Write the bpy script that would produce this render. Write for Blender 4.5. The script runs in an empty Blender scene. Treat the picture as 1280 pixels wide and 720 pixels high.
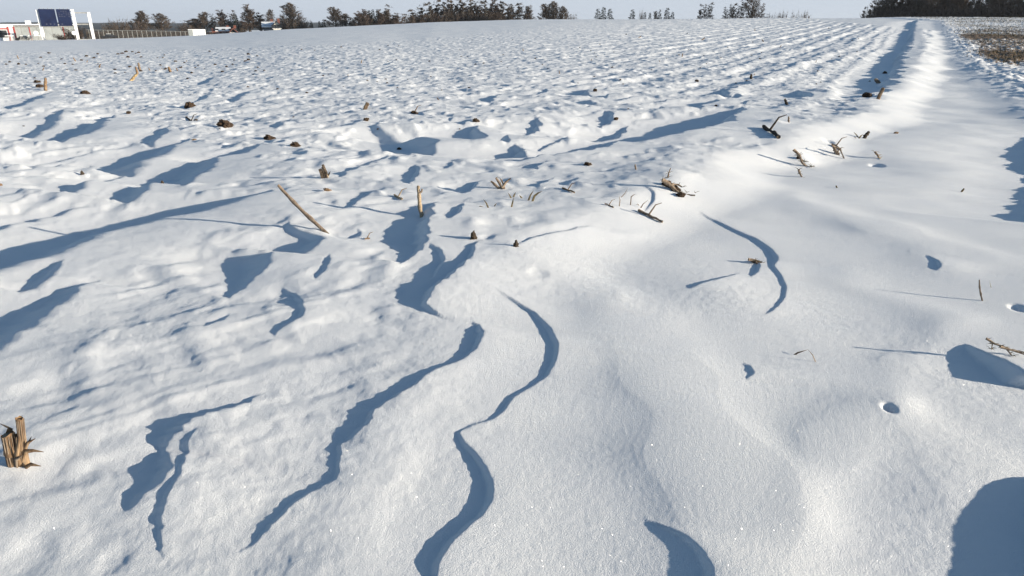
import bpy, bmesh, math, random
import numpy as np
from mathutils import Vector, Matrix
random.seed(7); np.random.seed(7)
R = math.radians
sc = bpy.context.scene
# ------------------------------------------------------------ camera, sky, sun, exposure
DBG = False; CAM_H = 1.35; FPX = 853.0; HORIZ = 30.0
PITCH = math.atan((360 - HORIZ) / FPX)
SUN_EL = R(11.5); SUN_OFF = R(14.0)      # sun from the right, a little behind the camera
cd = bpy.data.cameras.new('camera'); cam = bpy.data.objects.new('camera', cd)
sc.collection.objects.link(cam); sc.camera = cam
cam.location = (0, 0, CAM_H); cam.rotation_euler = (math.pi / 2 - PITCH, 0, 0)
cd.sensor_width = 36; cd.lens = FPX / 1280 * 36; cd.clip_start = .05; cd.clip_end = 20000
w = bpy.data.worlds.new('World'); sc.world = w; w.use_nodes = True
nt = w.node_tree; bg = nt.nodes['Background']
sky = nt.nodes.new('ShaderNodeTexSky'); sky.sky_type = 'NISHITA'; sky.sun_disc = False
sky.sun_elevation = SUN_EL; sky.sun_rotation = math.pi / 2 + SUN_OFF
sky.air_density = 1.0; sky.dust_density = 0.6; sky.ozone_density = 1.6
tcw = nt.nodes.new('ShaderNodeTexCoord'); sxyz = nt.nodes.new('ShaderNodeSeparateXYZ'); nt.links.new(tcw.outputs['Generated'], sxyz.inputs[0])
mrw = nt.nodes.new('ShaderNodeMapRange'); mrw.interpolation_type = 'SMOOTHSTEP'; mrw.inputs['From Min'].default_value = .01; mrw.inputs['From Max'].default_value = .20
mrw.inputs['To Min'].default_value = 1; mrw.inputs['To Max'].default_value = 0; nt.links.new(sxyz.outputs[2], mrw.inputs['Value'])
tint = nt.nodes.new('ShaderNodeMixRGB'); tint.blend_type = 'MULTIPLY'; tint.inputs[0].default_value = 1; tint.inputs[2].default_value = (.86, 1.0, 1.10, 1)
nt.links.new(sky.outputs[0], tint.inputs[1])
SKY_STR = 0.069
hz = nt.nodes.new('ShaderNodeMixRGB'); hz.inputs[2].default_value = (.355 / SKY_STR, .395 / SKY_STR, .45 / SKY_STR, 1)   # pale winter horizon
nt.links.new(mrw.outputs[0], hz.inputs[0]); nt.links.new(tint.outputs[0], hz.inputs[1])
nt.links.new(hz.outputs[0], bg.inputs[0]); bg.inputs[1].default_value = SKY_STR
sl = bpy.data.lights.new('sun', 'SUN'); so = bpy.data.objects.new('sun', sl); sc.collection.objects.link(so)
sl.energy = 5.0; sl.angle = R(.53); sl.color = (1, .90, .745)
sdir = Vector((math.cos(SUN_OFF) * math.cos(SUN_EL), -math.sin(SUN_OFF) * math.cos(SUN_EL), math.sin(SUN_EL)))
so.rotation_euler = sdir.to_track_quat('Z', 'Y').to_euler()
vs = sc.view_settings; vs.view_transform = 'Standard'; vs.look = 'None'; vs.gamma = 1; vs.use_curve_mapping = False
vs.exposure = 0.77
COL = sc.collection
# ------------------------------------------------------------ object helpers
def tag(o, label=None, cat=None, group=None, kind=None):
    if label: o['label'] = label
    if cat: o['category'] = cat
    if group: o['group'] = group
    if kind: o['kind'] = kind
    return o
def empty(name, loc, label, cat, group=None, rz=0):
    o = bpy.data.objects.new(name, None); COL.objects.link(o); o.location = loc; o.rotation_euler = (0, 0, rz)
    o.empty_display_size = .1
    return tag(o, label, cat, group)
class MB:
    def __init__(s): s.v = []; s.f = []
    def add(s, vs_, fs):
        n = len(s.v); s.v += [tuple(p) for p in vs_]; s.f += [tuple(i + n for i in f) for f in fs]
    def box(s, x0, x1, y0, y1, z0, z1):
        s.add([(x0,y0,z0),(x1,y0,z0),(x1,y1,z0),(x0,y1,z0),(x0,y0,z1),(x1,y0,z1),(x1,y1,z1),(x0,y1,z1)],
              [(0,3,2,1),(4,5,6,7),(0,1,5,4),(1,2,6,5),(2,3,7,6),(3,0,4,7)])
    def tube(s, pts, rad, n=6, cap=True, rough=0):
        pts = [Vector(p) for p in pts]; rings = []
        a = Vector((0, 0, 1)) if abs((pts[1] - pts[0]).normalized().z) < .9 else Vector((1, 0, 0))
        for i, p in enumerate(pts):
            d = (pts[min(i + 1, len(pts) - 1)] - pts[max(i - 1, 0)]).normalized()
            u = d.cross(a).normalized(); v = d.cross(u)
            r = rad[i] if hasattr(rad, '__len__') else rad
            rings.append([p + (u * math.cos(t) + v * math.sin(t)) * r * (1 + rough * random.uniform(-1, 1)) for t in [2 * math.pi * k / n for k in range(n)]])
        fs = [(i * n + k, i * n + (k + 1) % n, (i + 1) * n + (k + 1) % n, (i + 1) * n + k) for i in range(len(pts) - 1) for k in range(n)]
        if cap: fs += [tuple(range(n)), tuple((len(pts) - 1) * n + k for k in range(n))[::-1]]
        s.add([q for r_ in rings for q in r_], fs)
    def blade(s, pts, wd, side):
        # thin folded leaf: V section strip with both faces
        pts = [Vector(p) for p in pts]; n = len(pts); side = (pts[-1] - pts[0]).cross(Vector((.2, -.85, .5))).normalized(); vs_ = []
        for i, p in enumerate(pts):
            d = (pts[min(i + 1, n - 1)] - pts[max(i - 1, 0)]).normalized(); nn = d.cross(side).normalized()
            ww = wd[i] if hasattr(wd, '__len__') else wd * (1 - (i / (n - 1)) ** 2 * .9)
            vs_ += [p - side * ww, p + nn * ww * .35, p + side * ww, p - nn * ww * .18]
        fs = []
        for i in range(n - 1):
            for k in range(4): fs.append((i * 4 + k, i * 4 + (k + 1) % 4, i * 4 + 4 + (k + 1) % 4, i * 4 + 4 + k))
        s.add(vs_, fs)
    def mesh(s, name, mat, smooth=False):
        me = bpy.data.meshes.new(name); me.from_pydata(s.v, [], s.f); me.materials.append(mat)
        if smooth: me.polygons.foreach_set('use_smooth', [True] * len(me.polygons))
        me.update(); return me
    def build(s, name, mat, parent=None, loc=(0, 0, 0), smooth=False):
        o = bpy.data.objects.new(name, s.mesh(name, mat, smooth)); COL.objects.link(o); o.location = loc
        if parent: o.parent = parent
        return o
def copy_tree(o, parent=None):
    c = o.copy(); COL.objects.link(c)
    if parent: c.parent = parent
    for ch in list(o.children): copy_tree(ch, c)
    return c
# ------------------------------------------------------------ noise
_rng = np.random.RandomState(11); _perm = _rng.permutation(1024); _ang = _rng.rand(1024) * 2 * np.pi
_gx = np.cos(_ang); _gy = np.sin(_ang)
def noise(X, Y, seed=0):
    X = X + seed * 17.31; Y = Y + seed * 9.77
    xi = np.floor(X).astype(np.int64); yi = np.floor(Y).astype(np.int64); fx = X - xi; fy = Y - yi
    def g(ix, iy, dx, dy):
        h = _perm[(_perm[ix & 1023] + iy) & 1023]; return _gx[h] * dx + _gy[h] * dy
    u = fx * fx * fx * (fx * (fx * 6 - 15) + 10); v = fy * fy * fy * (fy * (fy * 6 - 15) + 10)
    a = g(xi, yi, fx, fy); b = g(xi + 1, yi, fx - 1, fy); c = g(xi, yi + 1, fx, fy - 1); d = g(xi + 1, yi + 1, fx - 1, fy - 1)
    return ((a + u * (b - a)) * (1 - v) + (c + u * (d - c)) * v) * 1.5
def fbm(X, Y, o=3, seed=0):
    s = 0; a = 1; 
    for k in range(o): s = s + a * noise(X * 2 ** k, Y * 2 ** k, seed + k * 3); a *= .5
    return s / 1.6
def ss(a, b, x):
    t = np.clip((x - a) / (b - a), 0, 1); return t * t * (3 - 2 * t)
# ------------------------------------------------------------ large terrain shape (polar round the viewpoint)
cp, sp = math.cos(PITCH), math.sin(PITCH)
def ray(u, v):
    x = (u - 640) / FPX; y = (360 - v) / FPX
    return np.array([x, cp + sp * y, -sp + cp * y])     # unit forward depth
def az_el(u, v):
    d = ray(u, v); return math.atan2(d[0], d[1]), math.atan2(d[2], math.hypot(d[0], d[1]))
_c = [(-600,54,230),(0,52,250),(110,50,250),(190,47.3,250),(240,45,250),(300,41,245),(350,37.5,240),(430,33.5,230),(480,31,220),(540,28,200),
      (650,24.6,180),(700,24.4,165),(800,24.3,150),(900,23.6,140),(1000,23.2,125),(1080,22.6,115),(1160,22.4,110),(1280,23,110),(1700,24,110),(2600,26,110)]
_az = np.array([az_el(a, b)[0] for a, b, c in _c]); _D = np.array([c for a, b, c in _c], float)
_zD = np.array([CAM_H + c * math.tan(az_el(a, b)[1]) for a, b, c in _c])
_ga = np.linspace(-math.pi, math.pi, 4001)
def _sm(vals, k=9):
    g = np.interp(_ga, _az, vals); ker = np.exp(-np.linspace(-2, 2, 2 * k + 1) ** 2); ker /= ker.sum()
    return np.convolve(np.pad(g, k, 'edge'), ker, 'valid')
_gD = _sm(_D); _gz = _sm(_zD)
def macro(X, Y):
    a = np.arctan2(X, Y); r = np.hypot(X, Y) + 1e-6
    D = np.interp(a, _ga, _gD); z = np.interp(a, _ga, _gz)
    pw = np.where(z < 0, 1.12, 1.12 + .4 * ss(0, 1.5, z))
    t = np.minimum(r / D, 1); h = z * t ** pw
    ex = np.maximum(r - D, 0)
    dr = .018 + .03 * ss(-2, 2, z)
    drop = dr * (120 * (1 - np.exp(-np.maximum(ex - 8, 0) / 120)))
    return h - drop
def at(u, v, dz=0.0):
    """ground point (macro) seen at photo pixel u,v"""
    d = ray(u, v); hr = math.hypot(d[0], d[1]); a = math.atan2(d[0], d[1]); el = d[2] / hr
    D = float(np.interp(a, _ga, _gD)); lo, hi = .3, D
    for _ in range(50):
        m = (lo + hi) / 2; z = float(macro(np.array([m * math.sin(a)]), np.array([m * math.cos(a)]))[0]) + dz
        if (z - CAM_H) / m < el: lo = m
        else: hi = m
    return np.array([lo * math.sin(a), lo * math.cos(a)])
def depth(x, y, z): return y * cp - (z - CAM_H) * sp
# ------------------------------------------------------------ drift lips: (u, v, shadow width in px), traced top to bottom; lips wholly out of view are added
LIPS = [
 # near, smooth
 ([(598,300,8),(592,320,25),(575,337,45),(555,350,50),(540,366,38),(534,378,28),(545,390,15),(560,399,8),(570,404,2)],.12),
 ([(548,252,10),(545,262,55),(538,275,50),(537,288,64),(535,296,56),(528,307,35),(517,318,22),(500,328,10),(490,330,2)],.15),
 ([(536,303,3),(553,313,15),(557,322,18),(551,333,22),(545,343,12),(535,352,2)],.1),
 ([(588,398,4),(600,405,22),(606,415,32),(597,435,30),(575,452,22),(540,464,20),(520,480,24),(492,497,28),(472,510,28),(462,530,30),(440,546,24),(426,557,18),(425,590,13),(415,602,14),(385,617,20),(355,642,22),(335,665,18),(310,682,14),(282,698,3)],.14),
 ([(606,352,1),(640,373,8),(670,391,14),(690,411,19),(699,430,22),(697,450,20),(685,470,15),(665,483,11),(645,495,15),(632,512,15),(618,524,10),(590,532,5),(575,540,9),(580,552,18),(595,565,24),(610,585,28),(618,600,31),(618,625,36),(605,645,38),(590,655,40),(565,680,42),(552,700,40),(548,718,34),(545,760,28)],.05),
 ([(798,646,1),(830,658,15),(860,670,23),(880,688,28),(892,708,38),(894,720,40),(890,760,40)],.05),
 ([(866,258,1),(895,276,6),(920,288,8),(945,298,10),(965,311,12),(974,322,14),(968,332,10),(978,345,9),(984,358,9),(982,372,9),(972,384,9),(960,392,6),(943,398,1)],.06),
 ([(948,326,3),(951,332,12),(948,340,12),(938,346,3)],.1),
 ([(926,341,2),(905,347,14),(885,352,13),(870,357,12),(856,361,2)],.1),
 ([(205,556,10),(216,572,42),(217,588,50),(207,602,46),(190,614,40),(172,632,24),(150,641,3)],.12),
 ([(250,532,4),(237,550,14),(232,575,13),(228,592,15),(215,612,19),(205,640,22),(203,665,16),(205,705,2)],.2),
 ([(334,490,3),(300,507,24),(275,513,34),(250,520,40),(232,532,48),(222,546,50),(205,556,50),(188,562,8)],.3),
 ([(350,358,3),(372,370,13),(384,385,16),(382,393,20),(365,402,15),(350,412,12),(340,421,3)],.2),
 ([(292,392,2),(275,402,14),(254,409,3)],.3),
 ([(128,348,4),(103,360,34),(95,376,62),(65,400,80),(30,425,80),(0,445,80),(-40,470,60),(-80,490,5)],.14),
 ([(78,324,5),(81,334,26),(70,347,36),(45,357,30),(18,360,3)],.1),
 ([(342,236,5),(322,246,70),(285,258,100),(250,266,108),(215,271,100),(175,283,110),(140,293,118),(108,307,112),(85,318,110),(50,327,110),(0,343,120),(-50,360,100),(-120,385,5)],.12),
 ([(268,198,6),(275,207,66),(262,219,64),(250,228,44),(234,232,4)],.15),
 ([(202,220,5),(193,233,42),(178,243,36),(158,248,4)],.15),
 ([(160,211,4),(138,219,26),(115,228,38),(95,236,36),(72,240,4)],.15),
 ([(238,175,6),(222,183,44),(212,192,72),(195,201,78),(178,207,52),(158,210,5)],.15),
 ([(153,139,5),(140,147,28),(135,157,62),(115,167,62),(92,174,40),(74,178,5)],.2),
 ([(82,139,5),(75,147,36),(50,156,46),(26,160,4)],.2),
 ([(67,114,5),(50,124,32),(30,132,32),(13,136,4)],.2),
 ([(212,158,5),(214,166,27),(198,176,18),(190,180,3)],.2),
 ([(269,96,5),(262,103,18),(244,107,4)],.2),([(316,112,8),(305,121,22),(293,125,4)],.2),([(264,116,5),(256,125,24),(238,130,4)],.2),
 ([(324,181,6),(322,188,34),(300,194,42),(268,198,5)],.2),
 ([(597,153,8),(612,162,70),(638,169,60),(640,174,20),(636,178,4)],.15),
 ([(648,177,8),(662,185,70),(622,192,74),(572,196,5)],.15),
 ([(468,154,6),(500,164,34),(530,171,44),(548,177,62),(540,184,54),(510,188,28),(488,191,4)],.15),
 ([(454,150,4),(440,155,24),(398,162,4)],.2),
 ([(925,134,10),(931,142,60),(917,153,92),(882,162,112),(846,168,112),(802,174,60),(772,178,5)],.12),
 ([(784,148,5),(778,155,38),(742,160,5)],.2),
 ([(774,175,5),(765,183,54),(740,189,44),(692,195,5)],.2),
 ([(690,184,5),(682,190,44),(660,197,40),(645,201,4)],.2),
 ([(345,311,40),(343,325,52),(330,340,36),(312,355,20),(286,375,3)],.15),
 ([(360,276,5),(378,288,25),(410,297,42),(402,305,60),(390,312,42),(376,318,4)],.15),
 ([(412,316,3),(415,328,13),(405,340,13),(394,349,3)],.2),
 ([(579,257,8),(576,267,22),(559,274,3)],.2),([(600,226,8),(596,235,28),(578,243,3)],.2),
 ([(450,281,4),(453,288,24),(434,294,3)],.2),([(522,206,5),(526,216,24),(518,227,16),(512,231,2)],.2),
 ([(745,282,2),(700,289,13),(670,296,13),(646,306,3)],.15),
 ([(806,232,2),(819,240,8),(819,250,9),(806,265,2)],.1),
 ([(928,453,2),(937,457,8),(944,464,13),(934,475,3)],.2),
 ([(1156,318,1),(1174,326,10),(1178,332,13),(1168,338,2)],.05),
 ([(1205,428,5),(1222,436,32),(1246,446,55),(1268,456,72),(1290,468,90),(1312,482,70),(1325,492,5)],.06),
 ([(1288,588,4),(1345,606,118),(1358,640,146),(1356,690,142),(1366,780,160),(1340,860,5)],.04),  # unseen snow rise past the right edge, added to shade the lower corner
 ([(1300,164,4),(1316,180,48),(1326,200,58),(1318,214,34),(1338,235,52),(1348,256,72),(1340,272,60),(1312,284,4)],.28),  # unseen jagged crest added out of frame, casts the scalloped shadow of absent bushes
 ([(1146,24.5,9),(1144,32,11),(1142,42,14),(1138,55,18),(1134,68,23),(1129,80,30),(1127,96,38),(1118,110,52),(1088,122,50),(1030,134,8)],.3),
]
ca, sa = math.cos(SUN_OFF), math.sin(SUN_OFF); TE = math.tan(SUN_EL)
def lp(X, Y): return X * ca - Y * sa, X * sa + Y * ca
_L = []
# bank between field and the smooth track
BANK = [(1162,40),(1160,62),(1150,88),(1125,118),(1092,143),(1062,158),(1035,172),(1005,186),(965,198),(915,212),(870,226),(820,246),(740,280),(640,320)]
_B = np.array([[*lp(*at(u, v))][::-1] for u, v in BANK])[::-1]
for i in range(1, len(_B)):
    if _B[i, 0] <= _B[i - 1, 0]: _B[i, 0] = _B[i - 1, 0] + .01
# boundary rough field / smooth field (left), as distance by azimuth
_rb = [(-300,67),(0,65),(160,63),(300,60),(420,56),(500,51),(580,45),(650,36),(700,29),(730,26)]
_rba = np.array([az_el(u, v)[0] for u, v in _rb]); _rbr = np.array([np.linalg.norm(at(u, v)) for u, v in _rb])
FUR = az_el(1150, 28)[0]
_V = np.array([[*lp(*at(u, v))][::-1] for u, v in [(1168,27),(1172,36),(1178,52),(1186,72),(1202,92),(1238,118),(1285,146),(1345,180)]])[::-1]
for i in range(1, len(_V)):
    if _V[i, 0] <= _V[i - 1, 0]: _V[i, 0] = _V[i - 1, 0] + .01
# pits: (u,v,r_px,depth)
PITS = [(1110,516,7,.022),(1273,383,8,.02),(609,316,8,.012),(672,354,11,.007),(140,702,18,.005),(24,704,34,.008),(1034,187,6,.03),(1096,206,7,.03),(735,205,5,.02)]
_P = []
for u, v, rp, dd in PITS:
    g = at(u, v); _P.append((g[0], g[1], rp * depth(g[0], g[1], 0) / FPX, dd))
MOUNDS = [(840,240,22,.025),(1003,205,16,.03),(965,170,10,.03),(30,570,40,.02),(592,300,14,.02),(1165,326,40,.02),(905,365,62,.016)]
_M = []
for u, v, rp, dd in MOUNDS:
    g = at(u, v); _M.append((g[0], g[1], rp * depth(g[0], g[1], 0) / FPX, dd))
# broad swells: crest polylines in photo pixels, half width (m), height (m)
SW = [([(770,395),(830,480),(900,600),(950,740)],.36,.018),([(1190,395),(1130,450),(1108,508)],.16,.006),([(1108,508),(1040,560),(1000,640)],.17,.009),([(1108,508),(1180,560),(1200,640)],.2,.007),
      ([(985,250),(1100,285),(1220,320)],.32,.016),([(640,330),(760,370)],.22,.010),([(350,470),(250,470),(120,520)],.25,.012),([(540,470),(470,590),(400,700)],.16,.008),([(380,400),(250,410),(130,440)],.3,.02),
      ([(1060,350),(1200,400)],.24,.009),([(880,180),(800,250)],.4,.02),([(700,300),(790,300)],.12,.008)]
_S = [(np.array([at(u, v) for u, v in P]), w_, h_) for P, w_, h_ in SW]
def swells(X, Y):
    out = np.zeros_like(X)
    for P, w_, h_ in _S:
        m = (X > P[:, 0].min() - 3.2 * w_) & (X < P[:, 0].max() + 3.2 * w_) & (Y > P[:, 1].min() - 3.2 * w_) & (Y < P[:, 1].max() + 3.2 * w_)
        if not m.any(): continue
        x, y = X[m], Y[m]; dm = np.full(x.shape, 9.)
        x = x + .06 * noise(x * 3, y * 3, 91); y = y + .06 * noise(x * 3, y * 3, 92)
        acc = 0
        for a_, b_ in zip(P[:-1], P[1:]):
            ab = b_ - a_; t = np.clip(((x - a_[0]) * ab[0] + (y - a_[1]) * ab[1]) / (ab @ ab), 0, 1)
            acc = acc + np.exp(-4 * ((x - a_[0] - t * ab[0]) ** 2 + (y - a_[1] - t * ab[1]) ** 2) / w_ ** 2 * .5)
        out[m] += h_ * acc / (1 + .45 * np.maximum(acc - 1, 0)) 
    return out
def height(X, Y, detail=True):
    X = np.asarray(X, float); Y = np.asarray(Y, float)
    h = macro(X, Y); a = np.arctan2(X, Y); r = np.hypot(X, Y); l, p = lp(X, Y)
    hl = np.zeros_like(h); W = np.zeros_like(h)
    for pp, ll, wm, hf in _L:
        m = (p > pp[0]) & (p < pp[-1])
        lmin, lmax = ll.min(), ll.max(); wx = wm.max()
        m &= (l > lmin - wx * 5 - .1) & (l < lmax + 8 * wx + 1.5)
        if not m.any(): continue
        pm = p[m]; s = l[m] - np.interp(pm, pp, ll); ww = np.interp(pm, pp, wm) + 1e-5
        d = ww * TE * 1.02
        e = (.34 + .52 * ss(-.4, -1.8, X[m])) * ww + .004
        Lh = .75 * ww + .07
        sp_ = np.maximum(s, 0)
        sn = np.maximum(-s, 0) / ww
        hum = np.where(s >= 0, (1 + sp_ / Lh) * np.exp(-sp_ / Lh), 1 - ss(0, 1, -s / e))
        dig = np.where(s >= 0, 0, -ss(0, 1, -s / e) * (1 - ss(.75, 3.6, sn)))
        hl[m] += d * (hf * hum + (1 - hf) * 1.12 * dig)
        W[m] = np.maximum(W[m], ss(0, .12, ww) * ss(-2.2, -1.3, s / ww) * ss(1.2, .3, s / ww))
    h = h + swells(X, Y)
    h = h + hl; quiet = 1 - .85 * W * ss(2.2, 4, r)
    rb = np.interp(a, _rba, _rbr)
    rough = 1 - ss(.93, 1.02, r / rb + .03 * noise(X * .3, Y * .3, 5))                      # 1 in the stubble field
    bl = np.interp(p, _B[:, 0], _B[:, 1]); db = l - bl - .25 * noise(p * .9, p * 0, 2)
    infield = 1 - ss(-.35, .25, db)                         # left of the bank
    pfar = ss(2.0, 5.0, p)
    h = h + .13 * pfar * (1 - ss(-.1, .75, db)) * (.35 + .65 * np.exp(-np.maximum(-db, 0) / 5))
    fl = ss(60, 20, r)
    # right bank of the track, brown grass strip rises a little
    dv = l - np.interp(p, _V[:, 0], _V[:, 1]) + .3 * noise(p * .8, p * 0, 12); vp = ss(_V[0, 0] - 1.5, _V[0, 0] + 2, p)
    h = h + .10 * ss(-.5, .8, dv) * vp
    # soft undulation everywhere
    h = h + .024 * noise(X * .55, Y * .55, 8) * ss(0, 3, r) + .007 * noise(X * 1.7 + Y * .4, Y * 1.4, 9)
    # smooth track: long soft wind ripples
    trk = ss(-.1, .6, db)
    h = h + trk * (.016 * noise(l * .9, p * 2.1, 4) + .0045 * noise(l * 2.5, p * 5, 14)) * ss(4, 7, p)
    # furrows, parallel rows running to the crest
    fx = X * math.cos(FUR) - Y * math.sin(FUR); fy = X * math.sin(FUR) + Y * math.cos(FUR)
    fx = fx + .25 * noise(fx * .15, fy * .06, 3) * 1.5
    fur = (np.abs(((fx / 1.5) % 1) * 2 - 1) ** 1.0) - .5
    fur2 = np.sin(fx * 2 * math.pi / .75)
    nearf = ss(7, 16, r)
    right = ss(-.15, .45, a)
    brk = .55 + .9 * noise(fx * 1.0, fy * .35, 21)
    h = h + quiet * rough * infield * nearf * (.080 * fur * right + .024 * fur2 * (.3 + .7 * right)) * np.clip(brk, .1, 1.3)
    # sastrugi in the field: steepened on the side away from the sun
    amp = quiet * rough * infield * (ss(1.8, 4.2, r - .9 * a + .5) * .8 + .2 * ss(.1, -.3, a))
    nearmask = infield * rough
    def steep(f1, f2, sd, k):
        q = noise(l * f1, p * f2, sd); return noise(l * f1 + k * q, p * f2, sd)
    h = h + amp * .026 * steep(1.1, 1.8, 31, .55) * ss(3, 8, r)
    s1 = steep(2.6, 3.8, 33, .6); h = h + amp * .027 * s1 * (.6 + .4 * ss(4, 9, r))
    cl = np.clip(noise(l * 5.0, p * 6.5, 35) + .55 * noise(l * 11, p * 13, 36) - .12, 0, 1)
    h = h + amp * (.024 * cl) * (.35 + .65 * ss(4, 10, r))
    # far: tiny clods under the snow
    h = h + quiet * rough * infield * ss(9, 20, r) * .046 * np.clip(noise(l * 2.0, p * 2.4, 37) + .5 * noise(l * 5, p * 5, 38) - .16, 0, 1)
    h = h + (1 - rough) * .03 * noise(l * .3, p * .3, 39)
    # rough vegetated strip on the right
    veg = ss(-.2, .9, dv) * vp
    h = h + veg * .06 * np.clip(noise(X * 3, Y * 3, 41) + .6 * noise(X * 7, Y * 7, 42), -.3, 1)
    # pits, mounds
    for x0, y0, rr, dd in _P:
        m = (np.abs(X - x0) < rr * 4) & (np.abs(Y - y0) < rr * 4)
        if m.any(): h[m] -= dd * np.exp(-(((X[m] - x0) / rr) ** 2 + ((Y[m] - y0) / (rr * 1.3)) ** 2) ** 1.6)
    for x0, y0, rr, dd in _M:
        m = (np.abs(X - x0) < rr * 4) & (np.abs(Y - y0) < rr * 5)
        if m.any(): h[m] += dd * np.exp(-((X[m] - x0) / rr) ** 2 - ((Y[m] - y0) / (rr * 1.5)) ** 2)
    # wind ripples across the near left, long and slightly skewed
    ac = X * .62 - Y * .78; al = X * .78 + Y * .62; wr = noise(ac * 5.5, al * 1.7, 101)
    h = h + quiet * infield * ss(9, 3.5, r) * ss(.2, -.3, a) * ss(1.5, 2.6, r) * (.0048 * noise(ac * 5.5 + .6 * wr, al * 1.7, 101) + .0026 * noise(ac * 13 + .5 * wr, al * 4, 103))
    # small crust texture
    sm = (1 - .75 * trk) * (.35 + .65 * ss(.35, -.2, a - .12 * (r - 2)))
    h = h + sm * ss(14, 4, r) * (.0020 * fbm(l * 9, p * 14, 3, 51) + .0032 * np.clip(fbm(l * 5, p * 7, 3, 55) - .15, 0, 1))
    fz = (ss(.0, .35, noise(X * .9, Y * .9, 81) + .25 * ss(.3, -.4, a)) * .8 + .35 * ss(-.1, .4, noise(X * 1.6, Y * 1.6, 85)) + .2) * ss(7, 3, r)
    h = h + fz * .0017 * fbm(l * 17, p * 26, 3, 83)
    h = h + ss(9, 2, r) * .0006 * fbm(X * 60, Y * 45, 2, 61)
    return h
def hump(g): return 1 - .78 * float(ss(3.0, 6.0, math.hypot(g[0], g[1]) - .6 * g[0]))
LIPS.sort(key=lambda q: lp(*at(q[0][len(q[0]) // 2][0], q[0][len(q[0]) // 2][1]))[0])
for pts, jit in LIPS:
    P = []; um, vm, _ = pts[len(pts) // 2]; wide = 1.32 if um < 345 and 125 < vm < 480 else (1.15 if um < 960 and 120 < vm < 215 else 1)
    for u, v, wpx in pts:
        wpx = wpx * wide
        g = at(u, v); wm = 0
        for _ in range(4):
            wm = wpx * depth(g[0], g[1], 0) / FPX
            dz = float(height(np.array([g[0]]), np.array([g[1]]))[0] - macro(np.array([g[0]]), np.array([g[1]]))[0]) + wm * TE * hump(g)
            g = .5 * g + .5 * at(u, v, dz)
        l, p = lp(g[0], g[1]); P.append([p, l, wm])
    if DBG: print('LIP', pts[0], [(round(q[0], 2), round(q[1], 2), round(q[2], 2)) for q in P])
    P = P[::-1]                       # increasing p (away)
    for i in range(1, len(P)):
        if P[i][0] <= P[i - 1][0] + .004: P[i][0] = P[i - 1][0] + .004
    P = np.array(P); n = max(40, int((P[-1, 0] - P[0, 0]) / .01)); n = min(n, 2500)
    pp = np.linspace(P[0, 0], P[-1, 0], n); k = max(2, n // (len(P) * 4))
    ker = np.exp(-np.linspace(-2, 2, 2 * k + 1) ** 2); ker /= ker.sum()
    ll = np.convolve(np.pad(np.interp(pp, P[:, 0], P[:, 1]), k, 'edge'), ker, 'valid')
    wm = np.convolve(np.pad(np.interp(pp, P[:, 0], P[:, 2]), k, 'edge'), ker, 'valid')
    wm = wm * np.minimum(1, np.minimum(np.arange(n), np.arange(n)[::-1]) / (.06 * n + 1))
    wmean = wm.mean() + .01
    fq = 1.2 / wmean
    jn = noise(pp * fq, pp * 0 + 3.3, len(_L)) + .6 * noise(pp * fq * 3.1, pp * 0 + 7, len(_L)) + .35 * noise(pp * fq * 8, pp * 0 + 1, len(_L))
    ll = ll + jn * jit * wmean
    _L.append((pp, ll, wm, hump(at(pts[len(pts) // 2][0], pts[len(pts) // 2][1]))))
# many smaller drift lips over the field, laid out in world space
rl = np.random.RandomState(41); _N = []
cnt = 0
while cnt < 120:
    r0_ = 3.6 + 13 * rl.rand() ** .8; a0 = rl.uniform(-.85, .42); x0, y0 = r0_ * math.sin(a0), r0_ * math.cos(a0); l0, p0 = lp(x0, y0)
    if l0 - np.interp(p0, _B[:, 0], _B[:, 1]) > -.5: continue
    if any(abs(l0 - 0.5 * w0 - c_) < .9 * (w0 + .15) and abs(p0 - q_) < .5 for c_, q_, w0 in _N): continue
    if any(pp[0] - .1 < p0 < pp[-1] + .1 and abs(l0 - np.interp(p0, pp, ll)) < 1.3 * np.interp(p0, pp, wm) + .1 for pp, ll, wm, hf in _L): continue
    cnt += 1; w0 = rl.uniform(.07, .34) * (.7 + .04 * r0_); _N.append((l0, p0, w0))
    ext = w0 * rl.uniform(.8, 2.2) + .08; n = 90; pp = np.linspace(p0 - ext, p0 + ext, n); t = np.linspace(-1, 1, n)
    ll = l0 + ext * (rl.uniform(-.2, .9) * t + rl.uniform(-.5, .3) * t * t) + w0 * .22 * noise(pp * 3 / w0 * .5, pp * 0, 200 + cnt) + w0 * .1 * noise(pp * 4 / w0, pp * 0, 300 + cnt)
    wm = w0 * np.clip(1 - np.abs(t + rl.uniform(-.3, .3)) ** 2.2, 0, 1) * (1 + .3 * noise(pp * 2 / w0, pp * 0, 400 + cnt)); wm[0] = wm[-1] = 0
    wm = np.convolve(np.pad(wm, 4, 'edge'), np.ones(9) / 9, 'valid')
    _L.append((pp, ll, wm, .35))
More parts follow.
